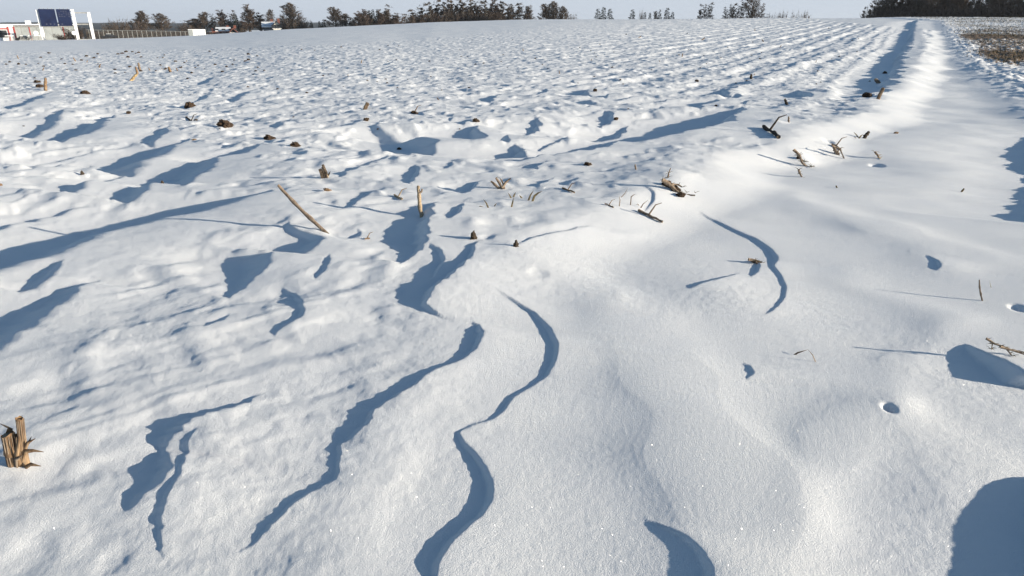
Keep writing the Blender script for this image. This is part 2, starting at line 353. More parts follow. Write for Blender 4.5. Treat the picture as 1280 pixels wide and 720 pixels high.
# ------------------------------------------------------------ materials
def nodemat(name, rough=.8):
    m = bpy.data.materials.new(name); m.use_nodes = True; n = m.node_tree.nodes; b = n['Principled BSDF']
    b.inputs['Roughness'].default_value = rough; b.inputs['Specular IOR Level'].default_value = .25
    return m, n, m.node_tree.links, b
def mottled(name, c1, c2, scale=20, rough=.85, bump=.3, dist=.01, obj=True, stretch=(1, 1, 1)):
    m, n, k, b = nodemat(name, rough)
    tc = n.new('ShaderNodeTexCoord'); mp = n.new('ShaderNodeMapping'); mp.inputs['Scale'].default_value = stretch
    k.new(tc.outputs['Object'], mp.inputs[0])
    ns = n.new('ShaderNodeTexNoise'); ns.inputs['Scale'].default_value = scale; ns.inputs['Detail'].default_value = 6
    k.new(mp.outputs[0], ns.inputs['Vector'])
    rp = n.new('ShaderNodeValToRGB'); rp.color_ramp.elements[0].position = .35; rp.color_ramp.elements[1].position = .68
    rp.color_ramp.elements[0].color = (*c1, 1); rp.color_ramp.elements[1].color = (*c2, 1)
    k.new(ns.outputs['Fac'], rp.inputs[0]); k.new(rp.outputs[0], b.inputs['Base Color'])
    if bump:
        bp = n.new('ShaderNodeBump'); bp.inputs['Strength'].default_value = bump; bp.inputs['Distance'].default_value = dist
        k.new(ns.outputs['Fac'], bp.inputs['Height']); k.new(bp.outputs[0], b.inputs['Normal'])
    return m
def snow_material():
    m, n, k, b = nodemat('snow', .62); b.inputs['Specular IOR Level'].default_value = .35
    tc = n.new('ShaderNodeTexCoord')
    at_ = n.new('ShaderNodeAttribute'); at_.attribute_name = 'soil'
    nz = n.new('ShaderNodeTexNoise'); nz.inputs['Scale'].default_value = 5.5; nz.inputs['Detail'].default_value = 9; nz.inputs['Roughness'].default_value = .72
    k.new(tc.outputs['Object'], nz.inputs['Vector'])
    ad = n.new('ShaderNodeMath'); ad.operation = 'MULTIPLY_ADD'; ad.inputs[1].default_value = 2.6; ad.inputs[2].default_value = -1.85
    k.new(nz.outputs['Fac'], ad.inputs[0])
    a2 = n.new('ShaderNodeMath'); a2.operation = 'ADD'; k.new(ad.outputs[0], a2.inputs[0]); k.new(at_.outputs['Fac'], a2.inputs[1])
    rp = n.new('ShaderNodeValToRGB'); rp.color_ramp.elements[0].position = .35; rp.color_ramp.elements[1].position = .62
    rp.color_ramp.elements[0].color = (0, 0, 0, 1); rp.color_ramp.elements[1].color = (1, 1, 1, 1); k.new(a2.outputs[0], rp.inputs[0])
    n2 = n.new('ShaderNodeTexNoise'); n2.inputs['Scale'].default_value = 2.2; n2.inputs['Detail'].default_value = 5; k.new(tc.outputs['Object'], n2.inputs['Vector'])
    cr = n.new('ShaderNodeValToRGB'); cr.color_ramp.elements[0].color = (.80, .815, .84, 1); cr.color_ramp.elements[1].color = (.87, .875, .88, 1)
    cr.color_ramp.elements[0].position = .3; cr.color_ramp.elements[1].position = .7; k.new(n2.outputs['Fac'], cr.inputs[0])
    mx = n.new('ShaderNodeMixRGB'); k.new(rp.outputs[0], mx.inputs[0]); k.new(cr.outputs[0], mx.inputs[1]); mx.inputs[2].default_value = (.16, .105, .06, 1)
    k.new(mx.outputs[0], b.inputs['Base Color'])
    # crystal grain at three sizes
    g1 = n.new('ShaderNodeTexNoise'); g1.inputs['Scale'].default_value = 210; g1.inputs['Detail'].default_value = 4; g1.inputs['Roughness'].default_value = .75
    g2 = n.new('ShaderNodeTexNoise'); g2.inputs['Scale'].default_value = 70; g2.inputs['Detail'].default_value = 5; g2.inputs['Roughness'].default_value = .6
    k.new(tc.outputs['Object'], g1.inputs['Vector']); k.new(tc.outputs['Object'], g2.inputs['Vector'])
    b1 = n.new('ShaderNodeBump'); b1.inputs['Strength'].default_value = .95; b1.inputs['Distance'].default_value = .0045
    b2 = n.new('ShaderNodeBump'); b2.inputs['Strength'].default_value = .22; b2.inputs['Distance'].default_value = .004
    k.new(g1.outputs['Fac'], b1.inputs['Height']); k.new(g2.outputs['Fac'], b2.inputs['Height'])
    k.new(b2.outputs[0], b1.inputs['Normal']); k.new(b1.outputs[0], b.inputs['Normal'])
    # glinting crystals: a sparse scatter of tiny facets turned every way
    vo = n.new('ShaderNodeTexVoronoi'); vo.inputs['Scale'].default_value = 420; k.new(tc.outputs['Object'], vo.inputs['Vector'])
    sepc = n.new('ShaderNodeSeparateColor'); k.new(vo.outputs['Color'], sepc.inputs[0])
    gt = n.new('ShaderNodeMath'); gt.operation = 'GREATER_THAN'; gt.inputs[1].default_value = .972; k.new(sepc.outputs[0], gt.inputs[0])
    d1 = n.new('ShaderNodeMath'); d1.operation = 'LESS_THAN'; d1.inputs[1].default_value = .42; k.new(vo.outputs['Distance'], d1.inputs[0])
    ml = n.new('ShaderNodeMath'); ml.operation = 'MULTIPLY'; k.new(gt.outputs[0], ml.inputs[0]); k.new(d1.outputs[0], ml.inputs[1])
    sb = n.new('ShaderNodeVectorMath'); sb.operation = 'SUBTRACT'; sb.inputs[1].default_value = (.5, .5, .5)
    vo2 = n.new('ShaderNodeTexVoronoi'); vo2.inputs['Scale'].default_value = 420; k.new(tc.outputs['Object'], vo2.inputs['Vector'])
    wn = n.new('ShaderNodeTexWhiteNoise'); k.new(vo2.outputs['Position'], wn.inputs['Vector']); k.new(wn.outputs['Color'], sb.inputs[0])
    sc_ = n.new('ShaderNodeVectorMath'); sc_.operation = 'SCALE'; sc_.inputs['Scale'].default_value = 1.5; k.new(sb.outputs[0], sc_.inputs[0])
    ge = n.new('ShaderNodeNewGeometry'); av = n.new('ShaderNodeVectorMath'); k.new(sc_.outputs[0], av.inputs[0]); k.new(ge.outputs['Normal'], av.inputs[1])
    nm = n.new('ShaderNodeVectorMath'); nm.operation = 'NORMALIZE'; k.new(av.outputs[0], nm.inputs[0])
    gl = n.new('ShaderNodeBsdfGlossy'); gl.inputs['Roughness'].default_value = .34; gl.inputs['Color'].default_value = (.9, .9, .9, 1); k.new(nm.outputs[0], gl.inputs['Normal'])
    ms = n.new('ShaderNodeMixShader'); m6 = n.new('ShaderNodeMath'); m6.operation = 'MULTIPLY'; k.new(ml.outputs[0], m6.inputs[0]); k.new(sepc.outputs[1], m6.inputs[1]); k.new(m6.outputs[0], ms.inputs[0]); k.new(b.outputs[0], ms.inputs[1]); k.new(gl.outputs[0], ms.inputs[2])
    k.new(ms.outputs[0], n['Material Output'].inputs['Surface'])
    return m
M = dict(
 snow=snow_material(),
 bark=mottled('bark', (.045,.034,.026), (.10,.078,.06), 3, .9, .2),
 twig=mottled('twig', (.062,.046,.036), (.125,.095,.072), 2, .9, 0),
 reddish=mottled('reddish_twig', (.066,.047,.037), (.125,.09,.07), 2, .9, 0),
 birch=mottled('birch_bark', (.12,.11,.10), (.45,.43,.4), 2, .8, 0),
 needle=mottled('needle', (.010,.018,.012), (.03,.045,.028), 2, .8, 0),
 straw=mottled('straw', (.11,.062,.034), (.33,.225,.135), 60, .75, .4, .001, stretch=(1,1,.12)),
 stick=mottled('stick_bark', (.13,.09,.065), (.30,.235,.175), 90, .8, .5, .0015, stretch=(1,1,.25)),
 pith=mottled('pith', (.24,.175,.11), (.46,.36,.25), 120, .8, .3, .001),
 dark=mottled('rotted_stalk', (.025,.020,.016), (.09,.065,.045), 60, .9, .4, .002),
 soil=mottled('soil', (.028,.018,.013), (.10,.066,.043), 35, .95, .8, .006),
 grass=mottled('dead_grass', (.05,.04,.018), (.20,.15,.075), 25, .8, 0),
 grain=mottled('pale_grass', (.25,.16,.08), (.5,.37,.2), 25, .8, 0),
 white=mottled('white_paint', (.66,.67,.68), (.80,.80,.79), .6, .5, 0),
 navy=mottled('navy_panel', (.006,.010,.036), (.010,.018,.058), .4, .35, 0),
 mark=mottled('faded_mark', (.05,.06,.10), (.08,.09,.13), 1, .5, 0),
 grey=mottled('grey_cladding', (.25,.27,.27), (.33,.35,.35), .5, .5, 0),
 red=mottled('red_trim', (.30,.05,.045), (.36,.065,.06), 1, .5, 0),
 glass=mottled('window_glass', (.02,.022,.026), (.06,.065,.07), .6, .15, 0),
 metal=mottled('galvanised', (.22,.22,.21), (.34,.34,.33), 2, .5, 0),
 wirem=mottled('wire', (.10,.095,.085), (.17,.16,.145), 2, .6, 0),
 tile=mottled('roof_tile', (.13,.05,.038), (.2,.08,.06), 1.5, .8, 0),
 render=mottled('house_render', (.55,.52,.45), (.70,.67,.6), .8, .8, 0),
 conc=mottled('concrete', (.3,.29,.27), (.42,.41,.38), 2, .8, 0),
 carp=mottled('dark_car_paint', (.015,.016,.018), (.03,.03,.034), 1, .25, 0),
 rubber=mottled('rubber', (.012,.012,.012), (.02,.02,.02), 5, .8, 0),
)
# ------------------------------------------------------------ ground
def make_ground():
    ys = [-40, -25, -15, -9, -5, -3, -1.8, -1, -.4, 0, .3, .5]
    y = .62
    while y < 3500:
        ys.append(y); y *= 1.0043 if y < 130 else (1.02 if y < 400 else 1.08)
    ys = np.array(ys)
    t = np.linspace(-1, 1, 1250); ext = np.array([1.03, 1.08, 1.15, 1.25, 1.4, 1.7, 2.2, 3.0, 4.5, 7.0])
    tt = np.concatenate([-ext[::-1], t, ext]); ex = np.concatenate([-(np.arange(1, 11) ** 2)[::-1] * 1.6, 0 * t, np.arange(1, 11) ** 2 * 1.6])
    wv = .86 * np.maximum(ys, .3) + .75
    X = tt[None, :] * wv[:, None] + ex[None, :]; Y = np.repeat(ys[:, None], len(tt), 1)
    Z = height(X.ravel(), Y.ravel())
    nr, nc = X.shape
    co = np.stack([X.ravel(), Y.ravel(), Z], 1).astype(np.float32)
    idx = np.arange(nr * nc).reshape(nr, nc)
    q = np.stack([idx[:-1, :-1], idx[:-1, 1:], idx[1:, 1:], idx[1:, :-1]], -1).reshape(-1, 4)
    me = bpy.data.meshes.new('snow_field'); me.vertices.add(len(co)); me.vertices.foreach_set('co', co.ravel())
    me.loops.add(q.size); me.loops.foreach_set('vertex_index', q.ravel().astype(np.int32))
    me.polygons.add(len(q)); me.polygons.foreach_set('loop_start', (np.arange(len(q)) * 4).astype(np.int32))
    me.polygons.foreach_set('loop_total', np.full(len(q), 4, np.int32)); me.update(calc_edges=True)
    me.polygons.foreach_set('use_smooth', np.ones(len(q), bool))
    l, p = lp(co[:, 0], co[:, 1]); bl = np.interp(p, _B[:, 0], _B[:, 1]); db = l - bl
    rr = np.hypot(co[:, 0], co[:, 1])
    dv = l - np.interp(p, _V[:, 0], _V[:, 1])
    soil = ss(-.2, 1.0, dv) * ss(_V[0, 0], _V[0, 0] + 4, p) * (.58 + .95 * ss(.3, 1.6, dv) * ss(21, 28, rr)) * (.42 + .63 * ss(75, 45, rr)) * (.72 + .28 * ss(-.5, .5, 2 * noise(co[:, 0] * .15, co[:, 1] * .1, 77)))
    g = at(862, 250)
    gx, gy = co[:, 0] - g[0], co[:, 1] - g[1]
    soil = np.maximum(soil, .55 * np.exp(-((gx * .8 + gy * .6) / .22) ** 2 - ((gx * .6 - gy * .8) / .07) ** 2))
    soil = np.maximum(soil, .012)
    at_ = me.attributes.new('soil', 'FLOAT', 'POINT'); at_.data.foreach_set('value', soil.astype(np.float32))
    me.materials.append(M['snow'])
    o = bpy.data.objects.new('snow_field', me); COL.objects.link(o); tag(o, kind='structure')
make_ground()
def ground_z(x, y): return float(height(np.array([x]), np.array([y]))[0])
def gpt(u, v):
    """point on the detailed ground seen near pixel u,v"""
    d = ray(u, v); g = at(u, v); t0 = depth(g[0], g[1], 0) 
    ts = np.linspace(t0 * .80, t0 * 1.05, 160); z = height(ts * d[0], ts * d[1]); rz = CAM_H + ts * d[2]
    i = np.argmax(rz < z) if (rz < z).any() else len(ts) - 1
    t = ts[i]; return Vector((t * d[0], t * d[1], float(z[i]))), t
def ppt(u, v, t):
    d = ray(u, v); return Vector((t * d[0], t * d[1], CAM_H + t * d[2]))
# ------------------------------------------------------------ distant hills and woods
def az_pos(u, Rr, v=28):
    a = az_el(u, v)[0]; x, y = Rr * math.sin(a), Rr * math.cos(a); return x, y
def top_z(u, v, Rr): return CAM_H + Rr * math.tan(az_el(u, v)[1])
def make_hills():
    n = 420; us = np.linspace(-900, 2300, n); rows = [(500, 42.5, 0), (640, 38, .3), (950, 34.0, .5), (1500, 31.5, .6), (2300, 28.2, 1), (2700, 31, .5), (3300, 36, 0)]
    vsx = []
    for (Rr, v, k) in rows:
        for u in us:
            nz = float(noise(np.array([u * .012]), np.array([Rr * .01]))[0]) * 1.3 + float(noise(np.array([u * .06]), np.array([Rr * .01]))[0]) * .5
            x, y = az_pos(u, Rr); vsx.append((x, y, top_z(u, v + .9 * nz * k, Rr)))
    fs = [(i * n + j, i * n + j + 1, (i + 1) * n + j + 1, (i + 1) * n + j) for i in range(len(rows) - 1) for j in range(n - 1)]
    m = MB(); m.add(vsx, fs)
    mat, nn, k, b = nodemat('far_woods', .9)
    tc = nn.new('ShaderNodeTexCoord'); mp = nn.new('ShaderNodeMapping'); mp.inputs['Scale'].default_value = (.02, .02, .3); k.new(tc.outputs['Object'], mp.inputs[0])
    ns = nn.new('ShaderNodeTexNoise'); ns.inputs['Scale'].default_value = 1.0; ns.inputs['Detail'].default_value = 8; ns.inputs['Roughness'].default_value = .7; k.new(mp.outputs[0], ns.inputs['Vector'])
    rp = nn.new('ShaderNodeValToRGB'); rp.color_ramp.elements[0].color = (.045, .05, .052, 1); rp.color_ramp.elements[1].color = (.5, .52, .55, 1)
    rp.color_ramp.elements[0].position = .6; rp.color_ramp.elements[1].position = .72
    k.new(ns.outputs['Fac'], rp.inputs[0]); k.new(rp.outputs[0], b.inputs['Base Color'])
    tag(m.build('hills', mat), kind='structure')
make_hills()
# ------------------------------------------------------------ trees
def bare_tree(rng, h, spread, nlimb=7, depth_=4, up=.5, tw=1.0, trunk_frac=.3, r0=.022):
    tr = MB(); cr = MB()
    base_r = h * r0
    th = h * (.75 + .1 * rng.random())
    pts = []; x = y = 0
    for i in range(7):
        t = i / 6; x += rng.uniform(-.012, .012) * h; y += rng.uniform(-.012, .012) * h
        pts.append(Vector((x * (t > 0), y * (t > 0), -.3 + t * (th + .3))))
    rad = [base_r * (1 - .85 * i / 6) * (1.35 if i == 0 else 1) for i in range(7)]
    tr.tube(pts, rad, 6)
    def rec(p, d, L, r, lv):
        q = p; pp = [p]; dd = Vector(d)
        for i in range(3):
            dd = (dd + Vector((rng.uniform(-.22, .22), rng.uniform(-.22, .22), rng.uniform(-.05, .22) * up * 2))).normalized()
            q = q + dd * L / 3; pp.append(q)
        if r > .012 * tw * 1.5: cr.tube(pp, [r, r * .8, r * .6, r * .4], 3, cap=False)
        else:
            s = dd.cross(Vector((rng.random() - .5, rng.random() - .5, rng.random() - .5))).normalized() * max(r, .0095 * tw)
            cr.add([pp[0] - s, pp[0] + s, pp[2] + s * .6, pp[3], pp[2] - s * .6], [(0, 1, 2, 3, 4)])
        if lv <= 0: return
        k = 5 if lv > 1 else 15
        for j in range(k):
            f = rng.uniform(.3, 1); i = min(int(f * 3), 2); bp = pp[i].lerp(pp[i + 1], f * 3 - i)
            sd = Vector((rng.gauss(0, 1), rng.gauss(0, 1), rng.gauss(0, .5))).normalized()
            nd = (dd * .75 + sd * .75 + Vector((0, 0, up * .45))).normalized()
            rec(bp, nd, L * rng.uniform(.50, .78), r * .5, lv - 1)
    for j in range(nlimb):
        f = trunk_frac + (1 - trunk_frac) * (j + rng.random() * .7) / nlimb; f = min(f, 1)
        i = min(int(f * 6), 5); bp = pts[i].lerp(pts[i + 1], f * 6 - i)
        an = j * 2.4 + rng.random(); el = .35 + .9 * (f - trunk_frac) + up * .4
        d = Vector((math.cos(an), math.sin(an), el)).normalized()
        rec(bp, d, spread * .72 * (1.05 - .55 * (f - trunk_frac)) * rng.uniform(.8, 1.1), base_r * (.5 - .25 * f), depth_ - 1)
    rec(pts[-1], (0, 0, 1), h * .25, base_r * .15, depth_ - 2)
    zc = h * (.5 + trunk_frac * .5); rz = h * (1.02 - .5 - trunk_frac * .5); rx = spread * .92; cv = []
    for (a_, b_, c_) in cr.v:        # crowns fill out to a rounded outline
        q = math.sqrt((a_ * a_ + b_ * b_) / rx ** 2 + ((c_ - zc) / rz) ** 2); lim = .92 + .12 * math.sin(3 * math.atan2(b_, a_) + c_)
        f_ = (lim / q) ** .85 if q > lim else 1
        cv.append((a_ * f_, b_ * f_, zc + (c_ - zc) * f_))
    cr.v = cv
    return tr, cr
def conifer(rng, h, wd):
    tr = MB(); cr = MB(); tr.tube([(0, 0, -.3), (0, 0, h * .5), (0, 0, h * .97)], [h * .022, h * .014, .01], 5)
    n = 26
    for i in range(n):
        t = i / n; z = h * (.06 + .93 * t); Rr = wd * .5 * (1 - t) ** .8 * (1 + .25 * rng.uniform(-1, 1)) + .05
        kk = max(5, int(13 * (1 - t)))
        for j in range(kk):
            a = rng.random() * 6.28; L = Rr * rng.uniform(.6, 1.1); c, s = math.cos(a), math.sin(a)
            for q in range(4):
                f = rng.uniform(.15, 1); px, py = c * L * f, s * L * f; zz = z - .22 * L * f + rng.uniform(-.1, .1)
                sz = .075 * h * rng.uniform(.5, 1.0) * (1.1 - .5 * t); b = rng.uniform(-.7, .7) + a
                ux, uy = math.cos(b), math.sin(b)
                cr.add([(px, py, zz), (px + ux * sz - uy * sz * .3, py + uy * sz + ux * sz * .3, zz - sz * .35), (px + ux * sz * 1.25, py + uy * sz * 1.25, zz - sz * .1), (px + ux * sz * .8 + uy * sz * .35, py + uy * sz * .8 - ux * sz * .35, zz + sz * .2)], [(0, 1, 2, 3)])
    return tr, cr
def bush(rng, h, wd):
    cr = MB(); st = MB()
    for j in range(34):
        a = rng.random() * 6.28; e = rng.uniform(.5, 2.4); d = Vector((math.cos(a), math.sin(a), e)).normalized(); L = h * rng.uniform(.55, 1.0); L = min(L, wd * .62 / max(.25, math.hypot(d.x, d.y)))
        p = Vector((rng.gauss(0, .1), rng.gauss(0, .1), 0)) * wd; q = p + d * L
        st.tube([p - Vector((0, 0, .2)), p.lerp(q, .5), q], [.02 * h / 2, .013 * h / 2, .004], 3, cap=False)
        for k in range(46):
            f = rng.uniform(.12, 1); b = p.lerp(q, f); sd = (Vector((rng.gauss(0, 1), rng.gauss(0, 1), rng.gauss(.4, .7)))).normalized()
            l2 = h * rng.uniform(.10, .26); s = sd.cross(d).normalized() * 0.018 * h / 2
            cr.add([b - s, b + s, b + sd * l2], [(0, 1, 2)])
    return st, cr
protos = {}
rng = random.Random(5)
def add_proto(key, kind, tc_, mt, mc, h):
    tr, cr = tc_; protos[key] = (kind, tr.mesh('trunk', M[mt]), cr.mesh('crown', M[mc]), h)
for i in range(3): add_proto(f'round{i}', 'bare_tree', bare_tree(rng, 10, 3.4, 20, 4, .8, 1.7, .14), 'bark', 'twig', 10)
for i in range(2): add_proto(f'brown{i}', 'bare_tree', bare_tree(rng, 10, 2.7, 20, 4, .9, 1.9, .06), 'bark', 'reddish', 10)
for i in range(3): add_proto(f'birch{i}', 'birch_tree', bare_tree(rng, 12, 1.7, 16, 4, 1.2, 2.2, .06, .012), 'birch', 'twig', 12)
for i in range(3): add_proto(f'forest{i}', 'bare_tree', bare_tree(rng, 12, 2.4, 18, 4, 1.2, 2.4, .05, .016), 'bark', 'twig', 12)
for i in range(2): add_proto(f'wisp{i}', 'birch_tree', bare_tree(rng, 12, 2.0, 22, 4, 1.2, .75, .12, .008), 'birch', 'twig', 12)
add_proto('open', 'bare_tree', bare_tree(rng, 10, 4.0, 8, 4, 1.2, .9, .12, .03), 'bark', 'twig', 10)
for i in range(2): add_proto(f'fir{i}', 'fir_tree', conifer(rng, 8, 4.0 - i * .8), 'bark', 'needle', 8)
for i in range(2): add_proto(f'bush{i}', 'bare_bush', bush(rng, 3, 3.4), 'bark', 'reddish' if i else 'twig', 3)
def meshw(me):
    a = np.zeros(len(me.vertices) * 3, np.float32); me.vertices.foreach_get('co', a); a = a.reshape(-1, 3)
    return np.percentile(np.abs(a[:, 0]), 93) * 2, np.percentile(a[:, 2], 97)
PW = {k: meshw(v[2]) for k, v in protos.items()}
def plant(key, u, vtop, wpx, Rr, label, cat='tree', group=None):
    kind, tm, cm, h0 = protos[key]
    x, y = az_pos(u, Rr); z = float(macro(np.array([x]), np.array([y]))[0]); zt = top_z(u, vtop, Rr)
    t = Rr / math.hypot(x, y) * depth(x, y, z) / FPX
    pw, ph = PW[key]; sz = (zt - z) / ph; sx = wpx * t / pw
    o = empty(kind, (x, y, z), label, cat, group, random.random() * 6.28); o.scale = (sx, sx, sz)
    for nm, me in (('trunk' if 'bush' not in key else 'stems', tm), ('crown', cm)):
        c = bpy.data.objects.new(nm, me); COL.objects.link(c); c.parent = o
    return o
G1 = 'bare trees and conifers behind the left fence and houses'
plant('round0', 178, 16, 22, 330, 'bare round-crowned tree behind the wire fence, left one of the two standing together', group=G1)
plant('round1', 201, 18, 22, 332, 'bare round-crowned tree behind the wire fence, right one of the two standing together', group=G1)
plant('bush0', 148, 27, 20, 320, 'dark bare bush directly right of the blue billboard gantry', 'bush')
plant('bush0', 136, 31, 14, 318, 'low dark bush between the gantry and the taller bush', 'bush')
plant('bush1', 164, 29, 14, 322, 'low brown bush left of the pair of round-crowned trees', 'bush')
plant('bush0', 228, 30, 14, 335, 'low dark bush just left of the white container', 'bush')
plant('round2', 241, 24, 22, 340, 'small bare tree behind the white container', group=G1)
plant('round0', 256, 17, 17, 338, 'bare tree rising right of the white container', group=G1)
plant('wisp0', 267, 20, 8, 338, 'thin bare tree squeezed between two fuller crowns right of the white container', group=G1)
plant('brown0', 279, 16, 17, 335, 'dense dark bare tree behind the low red-roofed house', group=G1)
plant('wisp1', 291, 17, 11, 340, 'pale slender bare tree left of the lone fir', group=G1)
plant('fir0', 295, 18, 9, 330, 'narrow dark fir right of the red-roofed house', group=G1)
plant('bush0', 302, 28, 12, 330, 'brown bush at the foot of the lone fir, right side', 'bush')
plant('brown1', 312, 10, 16, 330, 'tall brown bare tree between the lone fir and the white gabled house', group=G1)
plant('brown0', 325, 19, 16, 333, 'middle-sized brown tree left of the white gabled house', group=G1)
plant('round1', 339, 13, 11, 345, 'slim bare tree rising behind the white gabled house', group=G1)
plant('bush1', 353, 23, 18, 333, 'reddish bush right of the white gabled house', 'bush')
plant('round2', 364, 5, 22, 325, 'tallest bare tree of the left group, beside the white gabled house', group=G1)
plant('bush1', 378, 25, 15, 325, 'reddish bush below the tallest left tree, right side', 'bush')
plant('bush0', 366, 24, 18, 322, 'low dense bush under the tallest left tree', 'bush')
plant('fir1', 389, 27, 5, 320, 'tiny fir left of two others in the gap of the treeline', group='tiny firs in the gap of the treeline')
plant('fir1', 399, 27, 5, 320, 'tiny fir between two others in the gap of the treeline', group='tiny firs in the gap of the treeline')
plant('fir0', 404.5, 25, 7, 318, 'largest of the three tiny firs, beside the round tree', group='tiny firs in the gap of the treeline')
plant('round0', 418, 11, 21, 315, 'round open bare tree standing just right of the tiny firs', group=G1)
plant('round1', 432, 18, 14, 315, 'smaller bare tree touching the round open one on its right', group=G1)
plant('bush0', 443, 24, 10, 315, 'thin bush before the brown thicket begins', 'bush')
G2 = 'brown thicket of trees on the left horizon'
for k, (u, v, wd, key) in enumerate([(448,17,13,'brown0'),(455,15,14,'brown1'),(462,14,7,'fir0'),(467,13,7,'fir1'),(473,13,8,'fir0'),(463,17,13,'brown0'),(476,15,13,'brown1'),(485,14,14,'round1'),(481,11,10,'birch1'),(494,19,14,'brown0'),(499,22,9,'bush1'),(490,21,14,'bush1'),(456,22,14,'bush1'),(472,22,14,'bush1'),(505,21,8,'birch2')]):
    isb = 'bush' in key; isf = 'fir' in key
    plant(key, u, v, wd, 300 + (k % 3) * 5, 'reddish undergrowth bush at the foot of the brown thicket' if isb else ('dark fir tip showing over the brown thicket' if isf else 'bare brown tree packed into the thicket on the left horizon'), 'bush' if isb else 'tree', G2 + (' undergrowth' if isb else ' firs' if isf else ''))
G3 = 'row of birches on the central horizon'
tops = [(513,17),(519,16),(525,14),(531,11),(537,8),(544,10),(550,7),(556,3),(562,6),(568,1.5),(574,6),(580,3),(586,5),(592,4),(598,7),(604,9),(610,6),(616,4),(622,7),(628,9),(634,10)]
for k, (u, v) in enumerate(tops):
    plant('birch%d' % (k % 3), u, v, 9.5, 260 + (k * 7 % 4) * 4, 'slender bare birch in the dense row on the central horizon', 'tree', G3)
    if k % 2 == 0: plant('bush%d' % (k // 2 % 2), u, v + 11 if v < 12 else 20, 13, 256, 'undergrowth bush along the foot of the birch row', 'bush', 'undergrowth along the birch row')
    if k < 19: plant(('forest0', 'brown1', 'brown0')[k % 3], u + 3, v + 3 + (k * 5 % 4), 9.5, 268, 'shorter dark bare tree filling in behind the birch row', 'tree', 'dark trees behind the birch row')
plant('birch0', 623.5, 2, 12, 262, 'tallest pale birch at the right end of the dense row', 'tree')
plant('round2', 637, 9, 13, 250, 'small round dark tree right of the birch row', 'tree', 'small round trees right of the birch row')
for k, (u, v, key) in enumerate([(646,9,'birch1'),(652,8,'wisp1'),(659,9,'round1'),(664,10,'wisp0')]):
    plant(key, u, v, 11, 250, 'small spindly tree in the gap between the birch row and the last round trees', 'tree', 'spindly trees in the gap')
plant('round0', 681, 7, 17, 235, 'dark round tree, left one of the three ending the central treeline', 'tree')
plant('round2', 692, 3, 15, 236, 'tallest of the three trees ending the central treeline', 'tree')
plant('round1', 703, 9, 15, 235, 'round tree at the right end of the central treeline', 'tree')
plant('bush0', 715, 20.5, 12, 230, 'faint low bush past the right end of the central treeline', 'bush')
for u, v, wd, key, lb in [(747,12,11,'fir0','left fir of the isolated trio on the crest'),(754,10,10,'fir1','middle, tallest fir of the isolated trio on the crest'),(762,12,11,'fir0','right fir of the isolated trio on the crest'),
    (790,13,11,'fir0','broad fir left of the ragged fir row on the crest'),(801,16,5,'bush0','wispy bush between the broad fir and the ragged fir row'),(805.5,16,6,'fir1','first small fir of the ragged row'),(812,17,6,'fir1','second small fir of the ragged row, lowest'),(819,15,7,'round1','bare little tree within the ragged fir row'),(824,13,7,'fir0','slim fir before the tallest one in the ragged row'),
    (833,11,12,'fir0','tallest and broadest fir of the ragged row'),(840,16,7,'fir1','short fir at the right end of the ragged row'),
    (874,12,7,'forest0','dense dark tree on the crest left of two wispy ones'),(881,9,8,'wisp0','wispy upright tree right of the dense dark one'),(888,8,10,'wisp1','wispy broader tree right of the dense dark one'),
    (904,12,9,'wisp0','left tree of the even little row on the crest'),(911,9,9,'wisp0','second tree of the even little row on the crest'),(917,9,9,'wisp1','third tree of the even little row on the crest'),(922,11,8,'wisp0','right tree of the even little row on the crest'),
    (930,3,12,'wisp1','thin tree leaning beside the big open-crowned tree'),(940,-8,26,'open','big open-crowned bare tree on the crest'),(953,8,9,'wisp0','thin tree on the right of the big open-crowned tree'),
    (961,20,9,'bush0','low bush right below the big open-crowned tree'),(972,19,7,'bush0','tiny bush, second from the big open-crowned tree'),(979,17.5,8,'bush0','tiny wispy bush, third from the big open-crowned tree'),(991,19,7,'bush0','tiny bush alone on the crest'),(1004,18,12,'bush0','round low bush alone on the crest, nearest to the wood'),
    (1079,14,6,'forest1','small dark tree standing clear of the wood edge, outer one'),(1085,12,8,'forest2','small dark tree at the wood edge, inner one')]:
    plant(key, u, v, wd, 215, lb, 'bush' if 'bush' in key else 'tree')
# wood on the right
rw = random.Random(3); G4 = 'trees of the dark wood on the right horizon'
u = 1092; k_ = 0
while u < 1420:
    f = float(ss(1090, 1150, u)); k_ += 1
    plant('forest%d' % rw.randrange(3), u + rw.uniform(-2, 2), 12 - 6 * f + rw.uniform(-5, 4), rw.uniform(10, 14), 206 + rw.uniform(-4, 4), 'shorter bare tree packed into the dark wood on the right horizon', 'tree', G4 + ', lower storey')
    if k_ % 2 == 0: plant(rw.choice(['brown0', 'brown1', 'round0', 'round2', 'open']), u, 2 - 22 * f + rw.uniform(-6, 6), rw.uniform(17, 23), 190 + rw.uniform(-4, 4), 'tall bare tree rising out of the dark wood on the right horizon', 'tree', G4)
    plant('bush%d' % rw.randrange(2), u, rw.uniform(10, 15), 18, 186, 'dark undergrowth bush along the foot of the right wood', 'bush', 'undergrowth along the right wood')
    if k_ % 2: plant('fir1' if rw.random() < .3 else 'forest1', u + 3, rw.uniform(7, 13), 11, 196, 'low dark sapling filling the inside of the right wood', 'tree', 'saplings inside the right wood')
    u += 6.2
